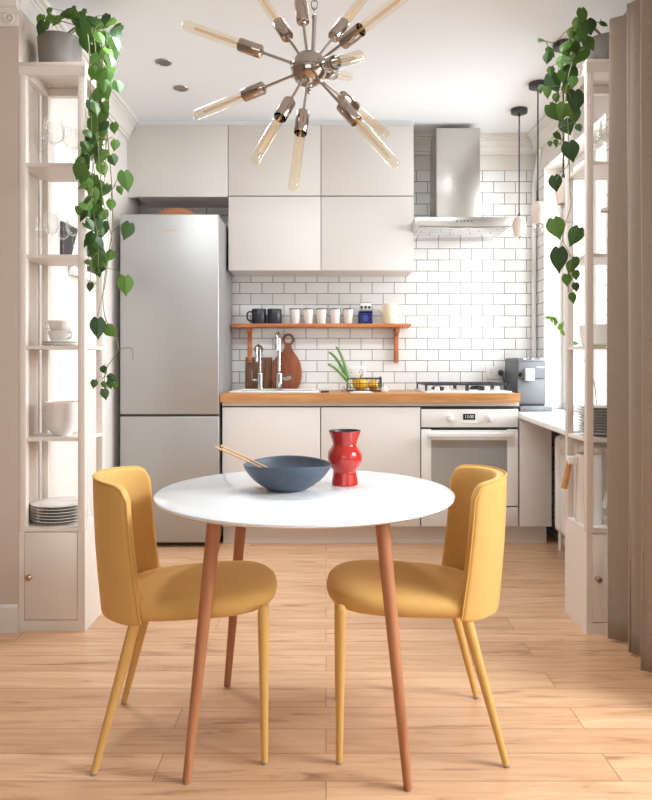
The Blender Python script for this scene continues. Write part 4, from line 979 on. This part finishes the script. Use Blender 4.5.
MB().cone(rb, rt, 0.0062, seg=14).lathe([(0.008, rt.z - 0.004), (0.009, rt.z), (0.006, rt.z + 0.006)], 14, ax=(rt.x, rt.y)).build('stem', M['satin'], t, True)
mb = MB(); z = rt.z + 0.012; k = 0
while z < CZ - 0.05:
    rr = []
    for i in range(14):
        a = 2 * PI * i / 14
        dx = 0.009 * math.cos(a); dz = 0.0155 * math.sin(a)
        rr.append((rt.x + (dx if k % 2 else 0), rt.y + (0 if k % 2 else dx), z + dz))
    mb.tube(rr, 0.0022, 6, True); z += 0.025; k += 1
mb.build('chain', M['nickel'], t, True)
MB().lathe([(0, CZ - 0.05), (0.02, CZ - 0.048), (0.055, CZ - 0.02), (0.06, CZ - 0.001), (0, CZ - 0.001)], 32, ax=(rt.x, rt.y)).build('ceiling_cup', M['satin'], t, True)
LEN = 0.405
def aim(u, v, sign, L=LEN):
    """direction from the ball centre to a tip seen at (u, v), near (-1) or far (+1) side"""
    best = None
    for i in range(0, 2001):
        dy = sign * L * i / 2000
        e = abs((px(u, v, LYc + dy) - LC).length - L)
        if best is None or e < best[0]: best = (e, dy)
    return (px(u, v, LYc + best[1]) - LC).normalized()
tips = [(183.5, 24.5, 1), (194, 116, 1), (255, -12, 1), (294, -52, 1), (371, -12, 1), (410, -8, -1), (360.5, 56.5, -1), (350, 77, 1), (388, 136, 1), (397, 166, -1), (293, 189, -1), (254, 161, -1)]
for u, v, sg in tips:
    d = aim(u, v, sg)
    P = lambda s: LC + d * s
    arm = MB().cone(P(RS - 0.004), P(0.152), 0.0042, seg=12).along(P(RS - 0.001), P(0.2), [(0.008, 0), (0.008, 0.004), (0.0045, 0.008)], 14).build('arm', M['satin'], t, True)
    MB().along(P(0.146), P(0.3), [(0.0, 0), (0.007, 0), (0.009, 0.004), (0.018, 0.006), (0.0195, 0.009), (0.0195, 0.076), (0.018, 0.078), (0.017, 0.076), (0.017, 0.03), (0, 0.03)], 28).build('socket', M['nickel'], arm, True)
    tip = LEN - 0.225
    MB().along(P(0.213), P(0.4), [(0.0105, 0), (0.0135, 0.008), (0.0148, 0.016), (0.0152, 0.03), (0.0152, tip), (0.0145, tip + 0.006), (0.0118, tip + 0.011), (0.006, tip + 0.0145), (0, tip + 0.0155)], 24, caps=False).build('bulb', M['amber'], arm, True)
    q = d.orthogonal().normalized(); q2 = d.cross(q)
    f = MB().cone(P(0.2), P(0.235), 0.004, 0.003, 8)
    for k in range(4):
        o_ = (q * math.cos(k * PI / 2) + q2 * math.sin(k * PI / 2)) * 0.0042
        f.tube([P(0.232), P(0.245) + o_, P(0.365) + o_ * 0.8, P(0.37)], 0.0007, 5)
    f.build('filament', M['filament'], arm, True)

# ------------------------------------------------------------------ plants
random.seed(7)
def add_leaf(mb, base, tipdir, nrm, L, W, fold=0.25, curl=0.12):
    """a heart-shaped leaf with a folded midrib"""
    t = tipdir.normalized(); n = (nrm - t * nrm.dot(t)).normalized(); s = t.cross(n)
    prof = [(-0.10, 0.20), (-0.13, 0.38), (-0.05, 0.62), (0.10, 0.86), (0.26, 0.98), (0.42, 0.93), (0.58, 0.76), (0.74, 0.50), (0.88, 0.22)]
    b = bmesh.new()
    def pt(a, w): return base + t * (a * L) + s * (w * W / 2) + n * (-abs(w) * fold * W / 2 * 0.5 - curl * L * a * a + fold * 0.1 * W)
    mid = [b.verts.new(pt(a, 0)) for a in (0.0, 0.10, 0.26, 0.42, 0.58, 0.74, 0.88)]
    tip = b.verts.new(pt(1.05, 0))
    for sg in (-1, 1):
        o = [b.verts.new(pt(a, w * sg)) for a, w in prof]
        fs = [(mid[0], o[0], o[1]), (mid[0], o[1], o[2]), (mid[0], o[2], o[3], mid[1]), (mid[1], o[3], o[4], mid[2]), (mid[2], o[4], o[5], mid[3]), (mid[3], o[5], o[6], mid[4]), (mid[4], o[6], o[7], mid[5]), (mid[5], o[7], o[8], mid[6]), (mid[6], o[8], tip)]
        for f in fs: b.faces.new(f if sg > 0 else tuple(reversed(f)))
    mb.add(b)
def clear(u, v, Y):
    """keeps hanging stems and leaves outside the shelf unit"""
    if v < 60: return Y
    if u < 326: return min(Y, 0.982 * F / (326 - u))
    return min(Y, 1.052 * F / (u - 326))
def plant(cx, cy, z, r, h, label, vines, leaves, seed):
    """vines: lists of (u, v, depth); leaves: (u, v, depth, length, roll, spread)"""
    random.seed(seed)
    t = thing('trailing_plant', label, 'plant', (cx, cy, z), group='trailing plants on the shelf units')
    MB().lathe([(0, 0.0), (r * 0.86, 0.0), (r * 0.9, 0.004), (r, h - 0.004), (r * 0.99, h), (r * 0.9, h), (r * 0.88, h - 0.02), (0, h - 0.02)], 40).build('pot', M['concrete'], t)
    MB().lathe([(0, h - 0.012), (r * 0.6, h - 0.013), (r * 0.885, h - 0.017), (r * 0.88, h - 0.0195), (0, h - 0.0195)], 24).build('soil', M['soil'], t)
    st = MB(); fo = MB()
    vines = [[(q[0], q[1], clear(*q)) for q in v] for v in vines]
    for v in vines:
        root = [Vector((cx + random.uniform(-0.03, 0.03), cy - 0.02, z + h - 0.02))] if v[0][1] < 60 else []      # side shoots start on another vine
        p = smooth_path(root + [px(*q) for q in v])
        st.tube(p, [0.0026 * (1 - 0.45 * i / len(p)) for i in range(len(p))], 6)
    allp = [px(*q) for v in vines for q in v]
    for (u, v, Y, L, roll, out) in leaves:
        c = px(u, v, clear(u, v, Y))
        td = Vector((math.sin(R(roll)), -0.18 + random.uniform(-0.15, 0.1), -math.cos(R(roll))))
        nr = Vector((random.uniform(-0.35, 0.35) + out, -1.0, 0.35 + random.uniform(-0.2, 0.3)))
        base = c - td.normalized() * L * 0.45
        add_leaf(fo, base, td, nr, L, L * random.uniform(0.74, 0.9), random.uniform(0.15, 0.5), random.uniform(0.0, 0.2))
        # short leaf stalk to the nearest vine point
        near = min(allp, key=lambda q: (q - base).length)
        if (near - base).length < 0.16:
            m = (near + base) / 2 + Vector((0, -0.004, 0.012)); st.tube([near, m, base], 0.0013, 5)
    st.build('vines', M['stem'], t, True)
    fo.build('foliage', M['leafd'], t, True, smooth=0)
    return t
Lz = 2.361
vinesL = [
    [(84, 22, 3.03), (93, 34, 3.00), (96, 60, 2.99), (97, 110, 2.99), (99, 160, 2.98), (103, 200, 2.98), (112, 240, 2.98), (108, 262, 2.98), (105, 285, 2.98), (101, 300, 2.98), (98, 315, 2.98)],
    [(86, 20, 3.07), (100, 35, 3.06), (104, 80, 3.05), (108, 140, 3.05), (112, 190, 3.04), (112, 232, 3.03), (106, 268, 3.02), (103, 298, 3.02), (106, 320, 3.02), (115, 335, 3.02), (118, 349, 3.02), (108, 366, 3.02), (104, 378, 3.02), (108, 388, 3.02)],
    [(86, 24, 3.11), (101, 44, 3.12), (106, 100, 3.12), (105, 170, 3.12), (98, 230, 3.12), (92, 262, 3.12), (90, 285, 3.12)],
    [(84, 28, 2.99), (90, 60, 2.97), (91, 110, 2.97), (93, 160, 2.97), (92, 200, 2.97), (98, 240, 2.97), (98, 270, 2.97)],
    [(118, 349, 3.02), (126, 348, 3.02), (132, 349, 3.02), (133, 360, 3.02)],
]
leavesL = []
random.seed(21)
def R_(a, b): return random.uniform(a, b)
for v in range(22, 268, 5):                        # the dense curtain of leaves beside the shelf
    f = (v - 22) / 246
    for k in range(3 if v < 190 else 2):
        c = 97 + 6 * math.sin(v / 40) + (3 if v < 60 else 0); hw = 10 + 3 * math.sin(v / 23)
        leavesL.append((c + R_(-hw, hw), v + R_(-4, 4), R_(2.93, 3.17), R_(0.042, 0.072), R_(-50, 50), R_(-0.2, 0.7)))
for u, v, L in ((41, 28, 0.06), (40, 19, 0.045), (49, 20, 0.05), (49, 11, 0.035), (56, 21, 0.05), (63, 15, 0.06), (72, 14, 0.07), (79, 20, 0.08), (82, 30, 0.085), (85, 42, 0.08), (91, 22, 0.06), (98, 26, 0.045), (104, 35, 0.04), (73, 9, 0.03), (84, 12, 0.03), (46, 25, 0.04)):
    leavesL.append((u, v, R_(2.92, 2.97) if u < 84 else 3.0, L, R_(-60, 60) if u > 44 else -20, 0.0))
for u, v, L, r in ((118, 87, 0.058, 15), (114, 128, 0.048, 5), (126, 181, 0.088, 12), (127, 231, 0.078, -14), (125.5, 285.5, 0.085, 6), (98, 328, 0.088, 6), (110.5, 331, 0.062, 50), (110, 256, 0.052, -25), (90, 287, 0.038, 0), (99, 274, 0.03, 10), (88, 262, 0.03, 70), (113, 160, 0.055, 20), (111, 205, 0.05, 0), (115, 145, 0.05, -5), (120, 190, 0.04, 20), (104, 370, 0.036, 30), (112, 378, 0.045, 50), (94, 384, 0.036, -5), (104, 385, 0.03, 30), (110, 384, 0.04, 10), (105, 394, 0.046, 15), (115, 386, 0.03, 10)):
    leavesL.append((u, v, R_(2.97, 3.03), L, r, 0.1))
plant(X(60, 3.075), 3.075, Lz, 0.093, 0.150, 'trailing green plant in a grey concrete pot on the left shelf unit', vinesL, leavesL, 3)
vinesR = [
    [(588, 22, 3.02), (574, 24, 2.99), (572, 60, 2.98), (566, 90, 2.98), (568, 125, 2.98), (569, 152, 2.98), (570, 190, 2.98), (571, 205, 2.98), (566, 222, 2.98), (563, 240, 2.98), (570, 256, 2.98), (569, 280, 2.98), (568, 292, 2.98)],
    [(587, 26, 3.06), (570, 40, 3.06), (560, 62, 3.06), (558, 84, 3.06), (560, 110, 3.06), (564, 128, 3.06), (561, 142, 3.06), (555, 148, 3.06)],
    [(586, 24, 2.96), (568, 30, 2.96), (555, 42, 2.96), (545, 41, 2.96), (538, 42, 2.96)],
    [(569, 152, 2.98), (568, 165, 2.98), (561, 172, 2.98), (556, 180, 2.98)],
    [(590, 26, 3.03), (600, 22, 2.95), (607, 24, 2.94)],
]
leavesR = []
for u, v, L, r in ((583, 15, 0.062, 10), (577, 24, 0.06, -10), (589, 27, 0.075, 5), (578, 38, 0.07, -30), (589.5, 43, 0.062, 30), (572, 33, 0.05, -15), (580, 56, 0.09, -35), (568, 75, 0.095, -25), (554, 83, 0.088, 20), (540.5, 89, 0.036, -5), (547.5, 92, 0.05, 0), (576, 100, 0.095, 0), (555, 112, 0.085, 35), (563, 111, 0.082, -20), (574, 114, 0.085, 0), (567, 127, 0.075, 15), (556, 143, 0.03, 10), (571, 151, 0.085, 8), (555.5, 183, 0.066, 5), (556.5, 228, 0.092, 12), (575, 236, 0.085, -28), (559, 259, 0.10, -4), (576, 262, 0.045, 10), (571, 267, 0.055, -20), (576, 275, 0.044, 0), (567, 280, 0.05, 0), (576, 287, 0.04, 0), (573, 298, 0.045, 10), (541.5, 39.5, 0.03, 80), (547.5, 58, 0.05, -10), (551, 52, 0.05, 35), (551, 71, 0.04, 0), (566, 50, 0.06, 20), (561, 62, 0.06, -5), (572, 62, 0.07, 10), (567, 90, 0.05, 20), (579, 128, 0.035, 20), (565, 46, 0.055, -40), (583, 33, 0.06, 20), (575, 48, 0.06, 10), (556, 98, 0.04, 5), (604, 24, 0.035, 60), (550, 144, 0.024, 0), (558, 136, 0.04, 40), (573, 82, 0.055, -10), (562, 76, 0.05, 10)):
    leavesR.append((u, v, R_(2.93, 3.03) if u < 583 else 2.9, L, r, -0.2))
plant(1.205, 3.045, Lz, 0.098, 0.128, 'trailing green plant in a grey concrete pot on the right shelf unit', vinesR, leavesR, 5)
# small sprig plant on the sill
cx, cy = 1.375, 3.60
t = thing('potted_sprig', 'small light green plant on the window sill behind the right shelf unit', 'plant', (cx, cy, SZ))
MB().lathe([(0, 0), (0.04, 0), (0.05, 0.095), (0.047, 0.095), (0.045, 0.08), (0, 0.08)], 28).build('pot', M['china'], t)
MB().lathe([(0, 0.0805), (0.0452, 0.081), (0.044, 0.0802), (0, 0.0802)], 20).build('soil', M['soil'], t)
p = smooth_path([Vector((cx, cy, SZ + 0.08)), px(592, 375, 3.58), px(574, 347, 3.56), px(565, 335, 3.55), px(561, 326, 3.54), px(554, 320, 3.53), px(547, 317, 3.52)])
MB().tube(p, 0.002, 6).build('stalk', M['stem'], t, True)
fo = MB(); random.seed(4)
for u, v, L, r in ((547, 317.5, 0.03, -75), (551.5, 319.5, 0.036, 15), (555, 319, 0.036, -140), (555.5, 322.5, 0.036, -10), (561, 326, 0.045, 150), (563, 333, 0.034, 40), (575, 343, 0.04, 80), (570, 336, 0.03, 140)):
    td = Vector((math.sin(R(r)), -0.2, -math.cos(R(r)))); add_leaf(fo, px(u, v, 3.54) - td * L * 0.4, td, Vector((0.1, -1, 0.4)), L, L * 0.6)
fo.build('foliage', M['leafl'], t, True, smooth=0)

# ------------------------------------------------------------------ curtain
t = thing('curtain', 'taupe linen curtain hanging in deep folds in front of the right shelf unit', 'curtain', (1.2, 2.5, 0.01))
y_far, y_near = 2.885, 2.2
def cf(a, v):
    z = 0.012 + v * 2.478
    y = y_far - (y_far - y_near) * a * (1.0 - 0.06 * v)
    n = 4.7 + 0.4 * math.sin(4.0 * a + 1.2)
    ph = 2 * PI * (n * a + 0.16 + 0.04 * v * math.sin(9 * a))
    lobe = 0.5 - 0.5 * math.cos(ph + 0.7 * math.sin(ph))
    amp = 0.070 - 0.014 * v + 0.014 * math.sin(a * 17)
    x = 1.208 + 0.012 * a - 0.006 * v - amp * lobe + 0.003 * math.sin(6 * v + a * 25)
    y -= 0.027 * math.sin(ph) * (1 - 0.35 * v)
    return (x, y, z)
MB().grid(cf, 260, 30).build('cloth', M['curtain'], t, True, smooth=180, mods=[('SOLIDIFY', dict(thickness=0.003, offset=0))])
MB().tube([(1.185, 2.90, 2.497), (1.20, 2.1, 2.497)], 0.003, 8).cone((1.185, 2.9, 2.497), (1.185, YF - 0.022, 2.497), 0.006, seg=8).build('hanging_wire', M['satin'], t, True)
